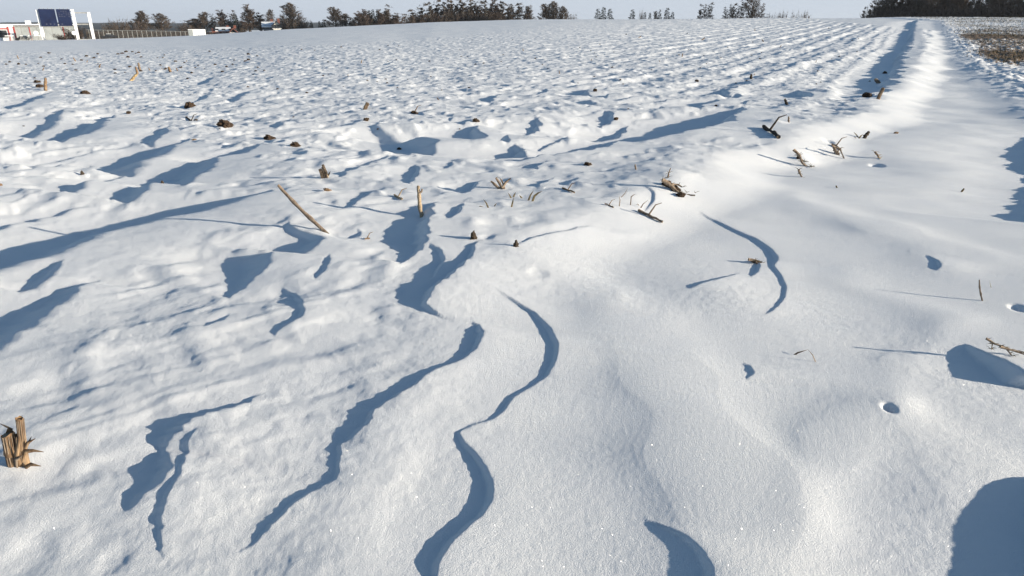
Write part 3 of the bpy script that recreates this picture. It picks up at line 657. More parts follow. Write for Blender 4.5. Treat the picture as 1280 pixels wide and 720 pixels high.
# ------------------------------------------------------------ buildings at the left edge
def frame_at(u, vbase, Rr, name, label, cat, group=None, dz=0):
    x, y = az_pos(u, Rr, vbase); z = float(macro(np.array([x]), np.array([y]))[0]) + dz
    o = empty(name, (x, y, z), label, cat, group, -math.atan2(x, y)); return o, depth(x, y, z) / FPX
def zt(o, u, v):   # local height at photo row v for a thing at this distance
    Rr = math.hypot(o.location.x, o.location.y); return top_z(u, v, Rr) - o.location.z
def box(o, nm, m, x0, x1, y0, y1, z0, z1, parent=None):
    b = MB(); b.box(x0, x1, y0, y1, z0, z1); return b.build(nm, M[m], parent or o)
# local px->m factor: local x to the right of the base azimuth
def hall():
    o, k = frame_at(36, 50, 285, 'industrial_hall', 'low grey industrial hall with red trim strips and a snowy flat roof behind the field', 'building')
    s = k * 1.25 * .86
    X = lambda u: (u - 36) * s
    zr = zt(o, 36, 33.6); zb = -1.0
    box(o, 'wall', 'grey', X(24), X(84), 0, 30, zb, zr)
    e = box(o, 'entrance_wing', 'white', X(-60), X(24), -1.0, 28, zb, zr + .5)
    box(o, 'window_band', 'glass', X(-50), X(17), -1.06, -1.0, zr - 3.2, zr - 1.0, e)
    box(o, 'red_fascia', 'red', X(-60), X(18), -1.12, -1.07, zr - .75, zr - .35, e)
    for u in (18, 23.6): box(o, 'red_pillar', 'red', X(u), X(u) + .45, -1.15, -1.06, zb, zr + .1, e)
    for u in (38.5, 72): box(o, 'red_strip', 'red', X(u), X(u) + .3, -.08, -.01, zb, zr - .05)
    for u in (31, 46, 53, 61, 78): box(o, 'panel_joint', 'metal', X(u), X(u) + .1, -.05, -.01, zb, zr - .05)
    box(o, 'roof_snow', 'snow', X(-61), X(85), -1.3, 30.5, zr + .52, zr + .85)
    box(o, 'roof_trim', 'metal', X(24.2), X(84.3), -.3, 30.2, zr, zr + .5)
    b = MB(); b.box(X(36.5), X(36.5) + 1.6, 4, 5.4, zr + .85, zr + 1.9); b.build('vent_box', M['white'], o)
hall()
def gantry():
    o, k = frame_at(80, 50, 262, 'billboard_gantry', 'navy blue double billboard carried on tall white posts beside the industrial hall', 'billboard')
    s = k * 1.25 * .86; Rr = 262
    X = lambda u: (u - 80) * s
    Z = lambda v: zt(o, 80, v)
    ln = .23   # perspective lean is produced by the camera; posts are upright
    zb = -.6
    cu = lambda u, v: X(u + (50 - v) * ln)      # where an upright standing below that pixel has its foot
    for u, v, vt in ((52.5, 15, 12.5), (86, 13, 11.5), (102.5, 16, 15)):
        x = cu(u, v); box(o, 'white_post', 'white', x - .42, x + .42, -.4, .4, zb, Z(vt))
    xa, xb, xc = cu(54.5, 20), cu(71, 20), cu(85, 20)
    p1 = box(o, 'navy_panel', 'navy', xa, xb - .15, -.85, -.45, Z(33), Z(11.5))
    p2 = box(o, 'navy_panel', 'navy', xb + .15, xc, -.85, -.45, Z(32.6), Z(11.5))
    mk = MB()
    for i in range(4):
        for j in range(6): 
            if (i * 5 + j * 3) % 4: mk.box(xb + .6 + j * .62, xb + .6 + j * .62 + .38, -.88, -.852, Z(14.5 + i * 2.2), Z(14.5 + i * 2.2) + .16)
    mk.build('faded_lettering', M['mark'], p2)
    mk = MB()
    for j in range(5): mk.box(xa + 1.2 + j * 1.0, xa + 1.55 + j * 1.0, -.88, -.852, Z(30.8), Z(30.8) + .3)
    mk.build('small_emblems', M['mark'], p1)
    mk = MB()
    for j in range(8): mk.box(xa + .4 + j * (xc - xa) / 8, xa + .6 + j * (xc - xa) / 8, -1.3, -.4, Z(11.3), Z(10.6))
    mk.build('lamp_brackets', M['metal'], o)
    xr = cu(102.5, 20)
    f = MB(); f.box(xc + .3, xr, -.15, .15, Z(16.6), Z(15.2)); f.box(xc + .3, xr, -.15, .15, Z(31), Z(29.6)); f.box(xc + .35, xc + .65, -.15, .15, Z(31), Z(15))
    f.build('side_frame', M['metal'], o)
    box(o, 'cross_beam', 'metal', cu(53, 30), cu(60, 30), -.2, .2, Z(30), Z(28.8))
    box(o, 'footing', 'conc', cu(101, 49) - 1.5, cu(101, 49) + 2.6, -1.2, 1.2, -1, Z(49))
    # dark service box behind the last post
    box(o, 'service_cabinet', 'carp', cu(98.5, 40), cu(101.5, 40), .5, 2.4, 0, Z(35))
gantry()
plant('bush1', 89, 36, 16, 268, 'bare brown bush growing between the gantry legs', 'bush')
plant('bush1', 96, 36, 11, 268, 'narrower brown bush against the right gantry leg', 'bush')
plant('bush1', 74, 43, 14, 258, 'low brown bush at the snow edge under the blue panels', 'bush')
for u, vt, lb, hd in ((47, 39, 'white round-headed sign post in front of the grey hall', 'r'), (55, 38.5, 'white sign post with a red top close to the left gantry leg', 's'), (94.5, 39, 'white sign post in front of the bare gantry bush', 'r')):
    o, k = frame_at(u, 50, 256, 'sign_post', lb, 'sign')
    z1 = zt(o, u, vt)
    b = MB(); b.tube([(0, 0, -1), (0, 0, z1 - .3)], .06, 6); b.build('post', M['metal'], o)
    b = MB()
    if hd == 'r': b.tube([(0, -.12, z1 - .5), (0, -.07, z1 - .5)], .62, 16)
    else: b.box(-.5, .5, -.12, -.07, z1 - 1.3, z1)
    b.build('sign_face', M['white'], o)
    b = MB(); b.box(-.3, .3, -.15, -.125, z1 - .62, z1 - .5); b.build('sign_mark', M['red'], o)
def car(u, Rr, label, mat, ln=4.2):
    o, k = frame_at(u, 50, Rr, 'parked_car', label, 'car')
    prof = [(-.5,.28),(-.49,.62),(-.40,.80),(-.27,.86),(-.15,1.35),(.18,1.42),(.36,.95),(.49,.82),(.5,.3)]
    b = MB(); n = len(prof); b.add([(x * ln, y, z) for y in (-.85, .85) for x, z in prof], [tuple(range(n))[::-1], tuple(range(n, 2 * n))] + [(i, (i + 1) % n, n + (i + 1) % n, n + i) for i in range(n)])
    b.build('body', M[mat], o)
    b = MB(); b.add([(x * ln, -.87, z) for x, z in ((-.24,.9),(-.14,1.28),(.16,1.34),(.31,.95))], [(0, 1, 2, 3)]); b.add([(x * ln, -.855, z) for x, z in ((-.24,.9),(-.14,1.28),(.16,1.34),(.31,.95))], [(3, 2, 1, 0)]); b.build('side_window', M['glass'], o)
    for x in (-.31, .31):
        for y in (-.8, .8):
            b = MB(); b.tube([(x * ln, y - .1, .32), (x * ln, y + .1, .32)], .32, 14); b.build('wheel', M['rubber'], o)
    b = MB(); b.box(-.13 * ln, .15 * ln, -.7, .7, 1.43, 1.5); b.build('roof_snow', M['snow'], o)
car(29, 268, 'dark parked car in front of the hall entrance wing', 'carp')
car(137, 262, 'dark parked car by the wire fence right of the gantry', 'carp', 4.6)
# stacked pale crates / barrier near hall
for i, (u, w_) in enumerate(((13, 9), (33, 11), (45, 11))):
    o, k = frame_at(u, 50, 259, 'railing', ['pale metal railing before the hall entrance, leftmost', 'pale metal railing before the dark car and hall', 'pale metal railing between the dark car and gantry'][i], 'railing')
    b = MB(); wd = w_ * k; z1 = zt(o, u, 45)
    for j in range(9): b.box(-wd / 2 + wd * j / 8 - .06, -wd / 2 + wd * j / 8 + .06, -.04, .04, -.6, z1)
    b.build('bars', M['metal'], o)
    b = MB(); b.box(-wd / 2 - .05, wd / 2 + .05, -.06, .06, z1, z1 + .15); b.build('handrail', M['white'], o)
# fence
def fence():
    us = np.linspace(106, 262, 27); rr = np.linspace(270, 262, 27)
    o = empty('wire_fence', (*az_pos(106, 270), 0), 'long tall wire mesh fence on grey posts running from the gantry to the white container', 'fence')
    b0 = Vector(o.location); P = []
    for i, (u, r_) in enumerate(zip(us, rr)):
        x, y = az_pos(u, r_, 45); z = float(macro(np.array([x]), np.array([y]))[0]); t = top_z(u, 37.2 + 2.6 * i / 26, r_)
        P.append((Vector((x, y, z)) - b0, t - z))
    for p, h in P:
        b = MB(); b.tube([p - Vector((0, 0, .5)), p + Vector((0, 0, h))], .09, 5); b.build('fence_post', M['metal'], o)
    mb = MB()
    for i in range(len(P) - 1):
        (p, h), (q, g) = P[i], P[i + 1]
        for f in np.linspace(0, 1, 9)[:-1]:
            mb.tube([p + Vector((0, 0, h * f * .97)), q + Vector((0, 0, g * f * .97))], .03, 3, cap=False)
        for f in np.linspace(0, 1, 14):
            a = p.lerp(q, f); hh = h + (g - h) * f; mb.tube([a, a + Vector((0, 0, hh))], .028, 3, cap=False)
    mb.build('wire_mesh', M['wirem'], o)
    mb = MB()
    for i in range(len(P) - 1):
        (p, h), (q, g) = P[i], P[i + 1]; mb.tube([p + Vector((0, 0, h)), q + Vector((0, 0, g))], .07, 4, cap=False)
    mb.build('top_rail', M['metal'], o)
fence()
# brown hedge behind the fence (countless twigs)
def hedge():
    rg = random.Random(9); mb = MB()
    for i in range(26000):
        u = rg.uniform(108, 300); r_ = rg.uniform(276, 292); x, y = az_pos(u, r_, 45); z = float(_hm(x, y))
        h = (top_z(u, 39.0, r_) - z) * rg.uniform(.3, 1); a = rg.random() * 6.28; L = rg.uniform(.5, 1.3)
        p = Vector((x, y, z + h)); q = p + Vector((math.cos(a) * .5, math.sin(a) * .5, -L)); s = Vector((math.sin(a), -math.cos(a), 0)) * .09
        mb.add([p, q + s, q - s], [(0, 1, 2)])
    tag(mb.build('hedge', M['reddish']), 'brown leafless hedge as one mass behind the wire fence', 'hedge', kind='stuff')
def _hm(x, y): return macro(np.array([x]), np.array([y]))[0]
hedge()
# white container
o, k = frame_at(247, 45, 254, 'container', 'small white box container standing at the field edge by the fence end', 'container')
s = k * 1.15; h = zt(o, 247, 37.2)
box(o, 'body', 'white', -4.2 * s, 8.6 * s, -1.2, 2.6, -.3, h); box(o, 'side_wall', 'grey', -8.6 * s, -4.25 * s, -1.15, 2.6, -.3, h - .1)
box(o, 'roof_snow', 'snow', -8.7 * s, 8.7 * s, -1.25, 2.7, h, h + .15); box(o, 'door_frame', 'metal', 1 * s, 1.3 * s, -1.24, -1.2, 0, h - .2)
# houses
def house(u, vb, Rr, name, label, wpx, veave, vridge, gable_front, wallm, roof_m):
    o, k = frame_at(u, vb, Rr, name, label, 'house'); W = wpx * k * 1.1 / 2; he = zt(o, u, veave); hr = zt(o, u, vridge); Dp = 8
    z0 = -1.5
    b = MB(); b.box(-W, W, 0, Dp, z0, he)
    if gable_front: b.add([(-W, 0, he), (W, 0, he), (0, 0, hr), (-W, Dp, he), (W, Dp, he), (0, Dp, hr)], [(0, 1, 2), (4, 3, 5)])
    else: b.add([(-W, 0, he), (-W, Dp, he), (-W, Dp / 2, hr), (W, 0, he), (W, Dp, he), (W, Dp / 2, hr)], [(0, 1, 2), (4, 3, 5)])
    wl = b.build('wall', M[wallm], o)
    t = .3; b = MB()
    if gable_front:
        for sx in (-1, 1):
            b.add([(0, -.6, hr + t), (sx * (W + .6), -.6, he - .4 + t), (sx * (W + .6), Dp + .6, he - .4 + t), (0, Dp + .6, hr + t), (0, -.6, hr + .02), (sx * (W + .6), -.6, he - .4), (sx * (W + .6), Dp + .6, he - .4), (0, Dp + .6, hr + .02)],
                  [(0, 1, 2, 3), (7, 6, 5, 4), (0, 4, 5, 1), (1, 5, 6, 2), (2, 6, 7, 3)])
    else:
        for y0, y1 in ((Dp / 2, -.7), (Dp / 2, Dp + .7)):
            b.add([(-W - .5, y0, hr + t), (W + .5, y0, hr + t), (W + .5, y1, he - .3 + t), (-W - .5, y1, he - .3 + t), (-W - .5, y0, hr + .02), (W + .5, y0, hr + .02), (W + .5, y1, he - .3), (-W - .5, y1, he - .3)],
                  [(0, 1, 2, 3), (7, 6, 5, 4), (3, 2, 6, 7), (0, 3, 7, 4), (1, 5, 6, 2)])
    rf = b.build('roof', M[roof_m], o)
    b = MB(); b.box(W * .3, W * .3 + .8, Dp * .5, Dp * .5 + .8, he, hr + 1.1); b.build('chimney', M['tile'], rf)
    nw = 3
    for j in range(nw):
        x = -W + 2 * W * (j + .5) / nw; b = MB(); b.box(x - .6, x + .6, -.06, -.01, he * .45, he * .45 + 1.2); wn = b.build('window', M['glass'], o)
        b = MB(); b.box(x - .72, x + .72, -.09, -.062, he * .45 - .12, he * .45); b.build('sill', M['white'], wn)
    return o, W, he, hr, Dp, rf
o, W, he, hr, Dp, rf = house(280, 41, 258, 'red_roofed_house', 'low house with red tiled roof mostly under snow beside the white container', 22, 39.2, 36.4, False, 'tile', 'tile')
b = MB(); yo = .34
b.add([(-W * .75, Dp / 2, hr + yo + .3), (W * .7, Dp / 2, hr + yo + .3), (W * .6, -.5, he + yo - .1), (-W * .8, -.5, he + yo - .1), (-W * .75, Dp / 2, hr + yo - .03), (W * .7, Dp / 2, hr + yo - .03), (W * .6, -.5, he + yo - .35), (-W * .8, -.5, he + yo - .35)], [(0, 1, 2, 3), (7, 6, 5, 4), (3, 2, 6, 7), (0, 3, 7, 4), (1, 5, 6, 2)])
b.build('roof_snow', M['snow'], rf)
house(292, 41, 250, 'gabled_house', 'small pale gable end with red roof at the right side of the snowy-roofed house', 5, 39.5, 36.2, True, 'render', 'tile')
house(346.5, 37, 262, 'white_gabled_house', 'white gabled house with dark roof among the brown trees', 8, 31.5, 27.5, True, 'render', 'carp')
house(337, 37, 268, 'long_snowy_house', 'long dark-walled house with snow on its roof behind the white gable', 13, 33, 28.2, False, 'dark', 'snow')
# ------------------------------------------------------------ things poking out of the near snow
def stick_thing(name, label, cat, base, tip, t_off=0, r_px=2.2, mat='stick', tipmat='pith', bend=.02, node=True, group=None, sink=.06):
    b0, t = gpt(*base); tp = ppt(tip[0], tip[1], t + t_off); k = t / FPX; r = r_px * k / 2
    o = empty(name, b0, label, cat, group); v = tp - b0; n = 9; pts = []; rad = []
    sd = v.normalized().cross(Vector((0, 1, 0))).normalized()
    for i in range(n + 1):
        f = i / n; pts.append(v * f - v.normalized() * (sink * (i == 0)) + sd * math.sin(f * 3.1) * bend * v.length + sd * random.uniform(-.2, .2) * r)
        rad.append(r * (1.12 - .25 * f) * (1.35 if node and i in (3, 6) else 1))
    m = MB(); m.tube(pts, rad, 9, rough=.12); m.build('stalk', M[mat], o, smooth=True)
    m = MB(); d = (pts[-1] - pts[-2]).normalized(); m.tube([pts[-1] + d * .0005, pts[-1] + d * (.001 + r * .35)], [r * .72, r * .5], 8, rough=.25); m.build('broken_end', M[tipmat], o)
    return o, t, pts, r
stick_thing('dry_stalk', 'long thin dry stalk leaning steeply up to the left out of the snow', 'stalk', (408, 291), (348, 232), .0, 4.2)
o, t, pts, r = stick_thing('dry_stalk', 'short upright pale dry stalk standing in the shadowed hollow', 'stalk', (527, 271), (523, 233), .0, 4.6, mat='pith')
m = MB(); d = pts[-3]; m.tube([d, d + Vector((.02, 0, .012)), d + Vector((.024, 0, .03))], [r * .9, r * .6, r * .4], 6, rough=.2); m.build('side_bud', M['stick'], o)
# corn stub bottom left
def corn_stub(label, base, hpx, stalks, leaves, group=None, mat='straw', name='corn_stubble'):
    b0, t = gpt(*base); k = t / FPX; o = empty(name, b0, label, 'stubble', group)
    for (dx, dw, h, lean) in stalks:
        r = dw * k / 2; x = dx * k; hh = h * k; pts = [(x, 0, -.05), (x + lean * hh * .3, 0, hh * .3), (x + lean * hh * .32, .0, hh * .34), (x + lean * hh * .7, .002, hh * .7), (x + lean * hh, 0, hh)]
        m = MB(); m.tube(pts, [r * 1.1, r, r * 1.15, r * .98, r * 1.0], 12, cap=False, rough=.05)
        # torn upper rim
        top = m.v[-12:]; 
        for q in range(12): m.v[len(m.v) - 12 + q] = (top[q][0], top[q][1], top[q][2] + random.uniform(-.25, .3) * r * 2)
        s = m.build('stalk', M[mat], o, smooth=True)
        m = MB(); m.tube([(x, 0, 0), (x + lean * hh * .96, 0, hh * .96)], [r * .86, r * .86], 10, rough=.08); m.build('pith_core', M['pith'], s)
        # ribs running up the stalk
        m = MB()
        for q in range(14):
            a = 6.28 * q / 14; cx, cy = math.cos(a) * r * 1.02, math.sin(a) * r * 1.02
            m.tube([(x + cx, cy, -.02), (x + cx + lean * hh * .5, cy, hh * .5), (x + cx + lean * hh, cy, hh * .97)], r * .07, 4)
        m.build('fibres', M['stick'], s)
    for pl in leaves:
        P = [Vector((dx * k, dy * k, dz * k)) for dx, dy, dz in pl[0]]
        m = MB(); m.blade(P, pl[1] * k, (.75, -.3, .6)); m.build('leaf_sheath', M[pl[2]], o, smooth=True)
    return o, k
corn_stub('thick cut corn stub with peeling leaf sheaths at the lower left edge', (26, 580), 70,
    [(-9, 14, 44, .10), (5, 8.5, 66, .16), (0, 8, 41, .2)],
    [([(6, 0, 2), (10, -3, 20), (20, -4, 34), (31, -4, 40)], 3.6, 'straw'), ([(4, -3, 4), (14, -5, 22), (26, -6, 24), (38, -6, 22)], 3.4, 'straw'),
     ([(2, -5, 0), (4, -7, 18), (12, -8, 36), (14, -7, 46)], 3.6, 'straw'), ([(12, -3, 26), (20, -3, 33), (26, -3, 42)], 2.2, 'dark'), ([(-2, -6, 0), (2, -8, 12), (12, -8, 18)], 4, 'stick'),
     ([(8, -5, -2), (20, -9, 6), (33, -10, 4)], 3.0, 'straw'), ([(3, 0, 50), (-4, -2, 57), (-9, -2, 60)], 1.2, 'dark')])
corn_stub('small tuft of dark cut stalks right of the long leaning stalk top', (409, 222), 18,
    [(-6, 2.6, 10, -.25), (-2, 2.6, 13, -.2), (1, 3.2, 16, -.3), (-4, 2.4, 11, -.3)], [([(0, 0, 0), (3, 0, 5), (5, 0, 8)], 1.2, 'dark')], mat='dark')
corn_stub('short reddish stub with a dark clod at its side on the shadowed field edge', (1097, 124), 14, [(0, 4, 13, .35)], [([(0, 0, 0), (3, 0, 6), (6, 0, 11)], 1.2, 'straw')])
corn_stub('small pale stub leaning right in the left-centre field', (455, 137), 8, [(0, 3.4, 8, .6), (2, 2.4, 7, .6)], [])
# clods
def clod_mesh(seed, mat='soil', pointy=.0):
    bm = bmesh.new(); bmesh.ops.create_icosphere(bm, subdivisions=4, radius=1); r_ = random.Random(seed); o1 = Vector((r_.random() * 9, r_.random() * 9, r_.random() * 9))
    from mathutils import noise as mn
    for v in bm.verts:
        c = v.co.copy(); n = mn.noise(c * 1.3 + o1) * .45 + mn.noise(c * 3.1 + o1) * .28 + mn.noise(c * 7 + o1) * .16
        cell = mn.cell(c * 2.3 + o1) * .12; v.co = c * (1 + n + cell)
        if v.co.z > 0: v.co.z *= 1 + pointy * max(0, 1 - math.hypot(v.co.x, v.co.y))
    me = bpy.data.meshes.new('soil_clod'); bm.to_mesh(me); bm.free(); me.materials.append(M[mat]); return me
CL = [clod_mesh(i) for i in range(5)] + [clod_mesh(20 + i, 'dark', 1.2) for i in range(2)] + [clod_mesh(40, 'straw')]
def clod(u, v, wpx, hpx, label, idx=0, group=None, rz=None, name='soil_clod', tilt=0):
    b, t = gpt(u, v); k = t / FPX; o = bpy.data.objects.new(name, CL[idx]); COL.objects.link(o)
    o.location = b + Vector((0, 0, hpx * k * .08)); o.scale = (wpx * k / 2 * .92, wpx * k / 2 * .75, hpx * k * .55); o.rotation_euler = (0, tilt, random.random() * .6 if rz is None else rz)
    return tag(o, label, 'clod', group)
G5 = 'brown soil clods in the near field'
clod(239, 134, 13, 9, 'brown soil clod left of and farther than the broad triangular one', 0, G5, tilt=.3)
clod(282, 158, 21, 11, 'broad triangular brown clod, largest in the left field', 1, G5, tilt=.35)
clod(338, 174, 15, 7, 'dark ragged clod left of a smaller one with a trailing fibre', 2, G5, tilt=.2)
clod(370, 183, 13, 7, 'small dark clod with a trailing pale fibre', 3, G5, tilt=.5)
clod(458, 151, 7, 6, 'small round clod left of the shadowed central drift', 4, G5)
clod(595, 152, 8, 6, 'small round clod above the pair of shadowed central drifts', 0, G5)
clod(519, 142, 10, 4, 'flat elongated clod in the central field', 2, G5, tilt=.3)
clod(499, 187, 6, 3.5, 'flat little clod on the near side of the central drift shadow', 3, G5)
clod(161, 142, 6, 4.5, 'small brown clod beside the left-hand shadowed drift', 4, G5)
clod(50, 109, 9, 6, 'brown clod at the foot of the short upright stalk on the far left', 1, G5)
clod(47, 103, 8, 4, 'dark flat clod behind the upright stalk on the far left', 2, G5)
clod(107, 117, 11, 5, 'dark clod with a pale tail left of the leaning straw', 3, G5, tilt=.3)
clod(770, 150, 6, 5, 'small dark clod on the lip of the short shadowed drift right of centre', 4, G5)
clod(735, 206, 10, 5, 'pair-shaped dark clod in the middle of the field edge', 2, G5)
clod(592, 299, 9, 9, 'black jagged stump at the top of the long winding snow lip', 5, G5)
clod(645, 308, 8, 6, 'small dark scrap right of the black jagged stump', 6, G5)
clod(744, 114, 5, 5, 'small dark clod in shade of the mid field', 1, G5)
clod(871, 102, 5, 4, 'small dark clod on the field left of the furrow shadows', 1, G5)
clod(1084, 121, 12, 6, 'dark clod lying in the shade left of the reddish stub', 2, G5)
clod(1106, 92, 6, 4, 'small dark clod in the shade behind the reddish stub', 3, G5)
clod(203, 229, 0.1 + 4, 3, 'tiny black clod in the left snow drifts', 5, G5)
clod(103, 218, 5, 4, 'tiny black clod at the far left snow drifts', 5, G5)
clod(1120, 167, 6, 4, 'small pale brown clod on the sunny bank', 7, G5)
clod(410, 238, 10, 4, 'flat pale husk scrap beside the tuft of dark cut stalks', 7, G5, tilt=.4, name='husk_scrap')
clod(1, 232, 4, 5, 'pale husk scrap at the left edge of the drifts', 7, G5, name='husk_scrap')
clod(243, 175, 5, 2.5, 'tiny pale husk scrap under the broad clod', 7, G5, name='husk_scrap')
# lying sticks
def lying(name, label, a, b, r_px, mat='straw', cat='stalk', lift=.5):
    p0, t0 = gpt(*a); p1, t1 = gpt(*b); k = t0 / FPX; r = r_px * k / 2
    o = empty(name, p0, label, cat); v = p1 - p0; pts = []
    for i in range(8):
        f = i / 7; q = p0 + v * f; pts.append(Vector((q.x, q.y, ground_z(q.x, q.y) + r * lift + random.uniform(-.3, .5) * r)) - p0)
    m = MB(); m.tube(pts, [r * .75 * random.uniform(.6, 1.1) for _ in pts], 8, rough=.18); m.build('stalk', M[mat], o, smooth=True)
    m = MB(); m.tube([pts[3], pts[3] + Vector((r * 3, 0, r * 5)), pts[3] + Vector((r * 6, 0, r * 6))], [r * .5, r * .35, r * .15], 5); m.build('side_fibre', M[mat], o)
    return o
lying('corn_stalk_piece', 'short pale stick lying left of the upright stalk', (493, 245), (503, 250), 4, 'pith')
lying('corn_stalk_piece', 'rotten stick pointing to the lower right below the big root tuft', (798, 265), (828, 279), 5, 'stick')
lying('corn_stalk_piece', 'pale brown straw lying right of the dark grass blades', (703, 236), (718, 242), 3.2, 'straw')
lying('corn_stalk_piece', 'dark twig lying on the sunny bank, top end of the field edge debris', (954, 160), (973, 174), 6, 'dark')
lying('corn_stalk_piece', 'thin dark twig behind the broad triangular clod', (233, 147), (246, 151), 3, 'dark')
lying('corn_stalk_piece', 'short brown straw in front of the upright thin grasses', (756, 256), (767, 260), 2.6, 'straw')
lying('corn_stalk_piece', 'brown twig lying in the snow below the sunny bank crest', (1040, 182), (1050, 188), 4, 'stick')
lying('corn_stalk_piece', 'tiny pale fibre scrap between leaning stalk and the hollow', (456, 300), (462, 299), 3, 'straw')
lying('corn_stalk_piece', 'short straw piece in the central field right of small clods', (515, 140), (522, 143), 3, 'straw')
for a, bb, rp, lb, mt in [((57,113),(57,98),3.2,'short upright stalk with clods at its foot on the far left','straw'),((164,101),(172,92),3,'thick leaning straw, lower left one of a pair','grain'),((172,92),(170,84),2.4,'thin straw rising behind the thick leaning one','straw'),
    ((175,88),(173,79),2.6,'short dark straw right of the leaning pair','stick'),((213,90),(211,84),3,'short tan straw left of the two far clods','straw'),((1080,173),(1086,165),4,'dark twig stub leaning right on the sunny bank','dark'),((1047,193),(1042,184),3.4,'brown twig stub with curled husk on the sunny bank','stick'),
    ((984,131),(981,124),3,'small dark stub on the field edge','dark'),((986,153),(986,146),2,'small thin reddish stub on the field edge','stick'),((1099,104),(1094,99),4,'brown stub leaning left in the furrow shade','stick'),((795,212),(794,206),2,'tiny reddish stub above the grass tuft','stick'),((1046,235),(1048,240),1.5,'tiny straw on the smooth track','grass'),
    ((1228,376),(1224,350),1.8,'thin upright reddish twig on the right snow slope','stick'),((1202,240),(1205,236),2,'tiny green-brown straw in the track','grass'),((939,98),(939,93),2.6,'tiny dark stub right of mid field','dark')]:
    stick_thing('stubble_stalk', lb, 'stubble', a, bb, 0, rp, mat=mt, bend=.03, sink=.02)
# root tufts
def tuft(name, label, base, strands, cat='root', soilpx=None):
    b0, t = gpt(*base); k = t / FPX; o = empty(name, b0, label, cat)
    m = MB()
    for st, wd in strands[0]:
        P = []
        for (uu, vv) in st:
            q = ppt(uu, vv, t) - b0; q.y += random.uniform(-.01, .01); q.z = max(q.z, -.02); P.append(q)
        P = [P[0]] + [P[i].lerp(P[i + 1], f) for i in range(len(P) - 1) for f in (.5, 1)]
        m.tube(P, [wd * .7 * k / 2 * (1 - .5 * i / len(P)) for i in range(len(P))], 7, rough=.25)
    m.build('root', M['stick'], o, smooth=True)
    m = MB()
    for i in range(strands[1]):
        q = random.choice(strands[0])[0]; u0, v0 = random.choice(q); p = ppt(u0, v0, t) - b0; p.z = max(p.z, 0)
        a = random.random() * 6.28; L = random.uniform(4, 11) * k; d = Vector((math.cos(a), math.sin(a) * .4, random.uniform(-.1, .8))).normalized()
        L *= .7; m.tube([p, p + d * L * .5, p + d * L + Vector((0, 0, -.2 * L))], [.65 * k / 2, .5 * k / 2, .2 * k / 2], 4)
    m.build('fine_roots', M[strands[2]], o)
    if soilpx:
        for (uu, vv, ws, hs) in soilpx:
            g = bpy.data.objects.new('soil_lump', CL[random.randrange(4)]); COL.objects.link(g); g.parent = o
            p = gpt(uu, vv)[0]; g.location = p - b0; g.scale = (ws * k / 2, ws * k / 2, hs * k / 2); g.rotation_euler = (0, .4, random.random() * 6)
    return o
tuft('corn_root', 'large soil-caked root tuft with trailing straw on the bank crest', (846, 240),
     ([([(828, 224), (838, 232), (850, 243)], 8), ([(835, 222), (836, 216), (838, 210)], 3), ([(840, 230), (848, 231), (853, 234)], 4), ([(848, 240), (858, 246), (868, 252)], 4)], 34, 'grass'), 'root', [(834, 232, 13, 10), (843, 238, 12, 10), (850, 245, 12, 8)])
tuft('corn_root', 'split pale corn root stump beside the thin grass blades', (626, 236),
     ([([(624, 236), (618, 230), (614, 227)], 6), ([(628, 237), (624, 229), (620, 222)], 6), ([(627, 236), (632, 228), (638, 223)], 5), ([(631, 238), (629, 230), (626, 224)], 4)], 14, 'grass'))
tuft('grass_root', 'long stringy grassy root hanging down the sunny bank', (1002, 208),
     ([([(992, 187), (999, 194), (1002, 203), (1008, 208), (1014, 212)], 5), ([(999, 196), (1005, 202)], 3)], 40, 'grass'), 'root', [(999, 198, 6, 6)])
tuft('grass_root', 'small clump of root below the long stringy one', (1001, 222), ([([(998, 212), (1000, 217), (1004, 224)], 4)], 12, 'grass'), 'root')
tuft('grass_root', 'brown root twigs curled over a snow hollow on the bank', (1048, 198), ([([(1040, 182), (1050, 186), (1055, 198)], 3), ([(1047, 192), (1048, 188)], 3)], 34, 'stick'), 'root', [(1047, 192, 4, 4)])
tuft('corn_root', 'small shaggy root at the head of the short curved drift', (945, 330), ([([(936, 325), (944, 326), (953, 329)], 6), ([(944, 326), (947, 333)], 4)], 16, 'grass'), 'root', [(943, 328, 8, 5)])
tuft('plant_debris', 'tangle of dead stems and roots at the right edge over its shadow hollow', (1262, 445),
     ([([(1234, 424), (1244, 430), (1256, 434), (1270, 440), (1284, 444)], 4), ([(1240, 430), (1238, 436)], 2), ([(1256, 434), (1263, 441), (1266, 446)], 3), ([(1250, 433), (1262, 437), (1280, 441)], 5)], 60, 'grass'), 'root')
tuft('grass_root', 'small earthy root in the bank hollow right of the curled twigs', (1097, 198), ([([(1094, 190), (1097, 194), (1100, 200)], 4)], 10, 'grain'), 'root')
# grass blades
def blades(name, label, base, bl, mat='grass', cat='grass', group=None):
    b0, t = gpt(*base); k = t / FPX; o = empty(name, b0, label, cat, group)
    for pts, wd in bl:
        g, tg = gpt(*pts[0]); P = [g - b0 - Vector((0, 0, .01))] + [ppt(u, v, tg) - b0 for u, v in pts[1:]]
        Q = [P[0]]
        for i in range(len(P) - 1): Q += [P[i].lerp(P[i + 1], .5), P[i + 1]]
        m = MB(); m.blade(Q, wd * k / 2, (1, 0, .15)); m.build('blade', M[mat], o)
    return o
blades('grass_tuft', 'bent dark grass blade forming an arch over the smooth right slope', (990, 445), [([(990, 444), (997, 441), (1010, 437)], 2.6)], 'dark')
blades('grass_tuft', 'thin reddish straw closing the arch of the bent dark blade', (1022, 453), [([(1021, 453), (1016, 444), (1010, 437)], 1.6)], 'stick')
blades('grass_tuft', 'splayed grass tuft left below the split pale root stump', (610, 260), [([(611, 260), (608, 254), (604, 249)], 2.2), ([(609, 259), (600, 258), (592, 262)], 2), ([(617, 258), (619, 256), (621, 254)], 1.6)], 'grass')
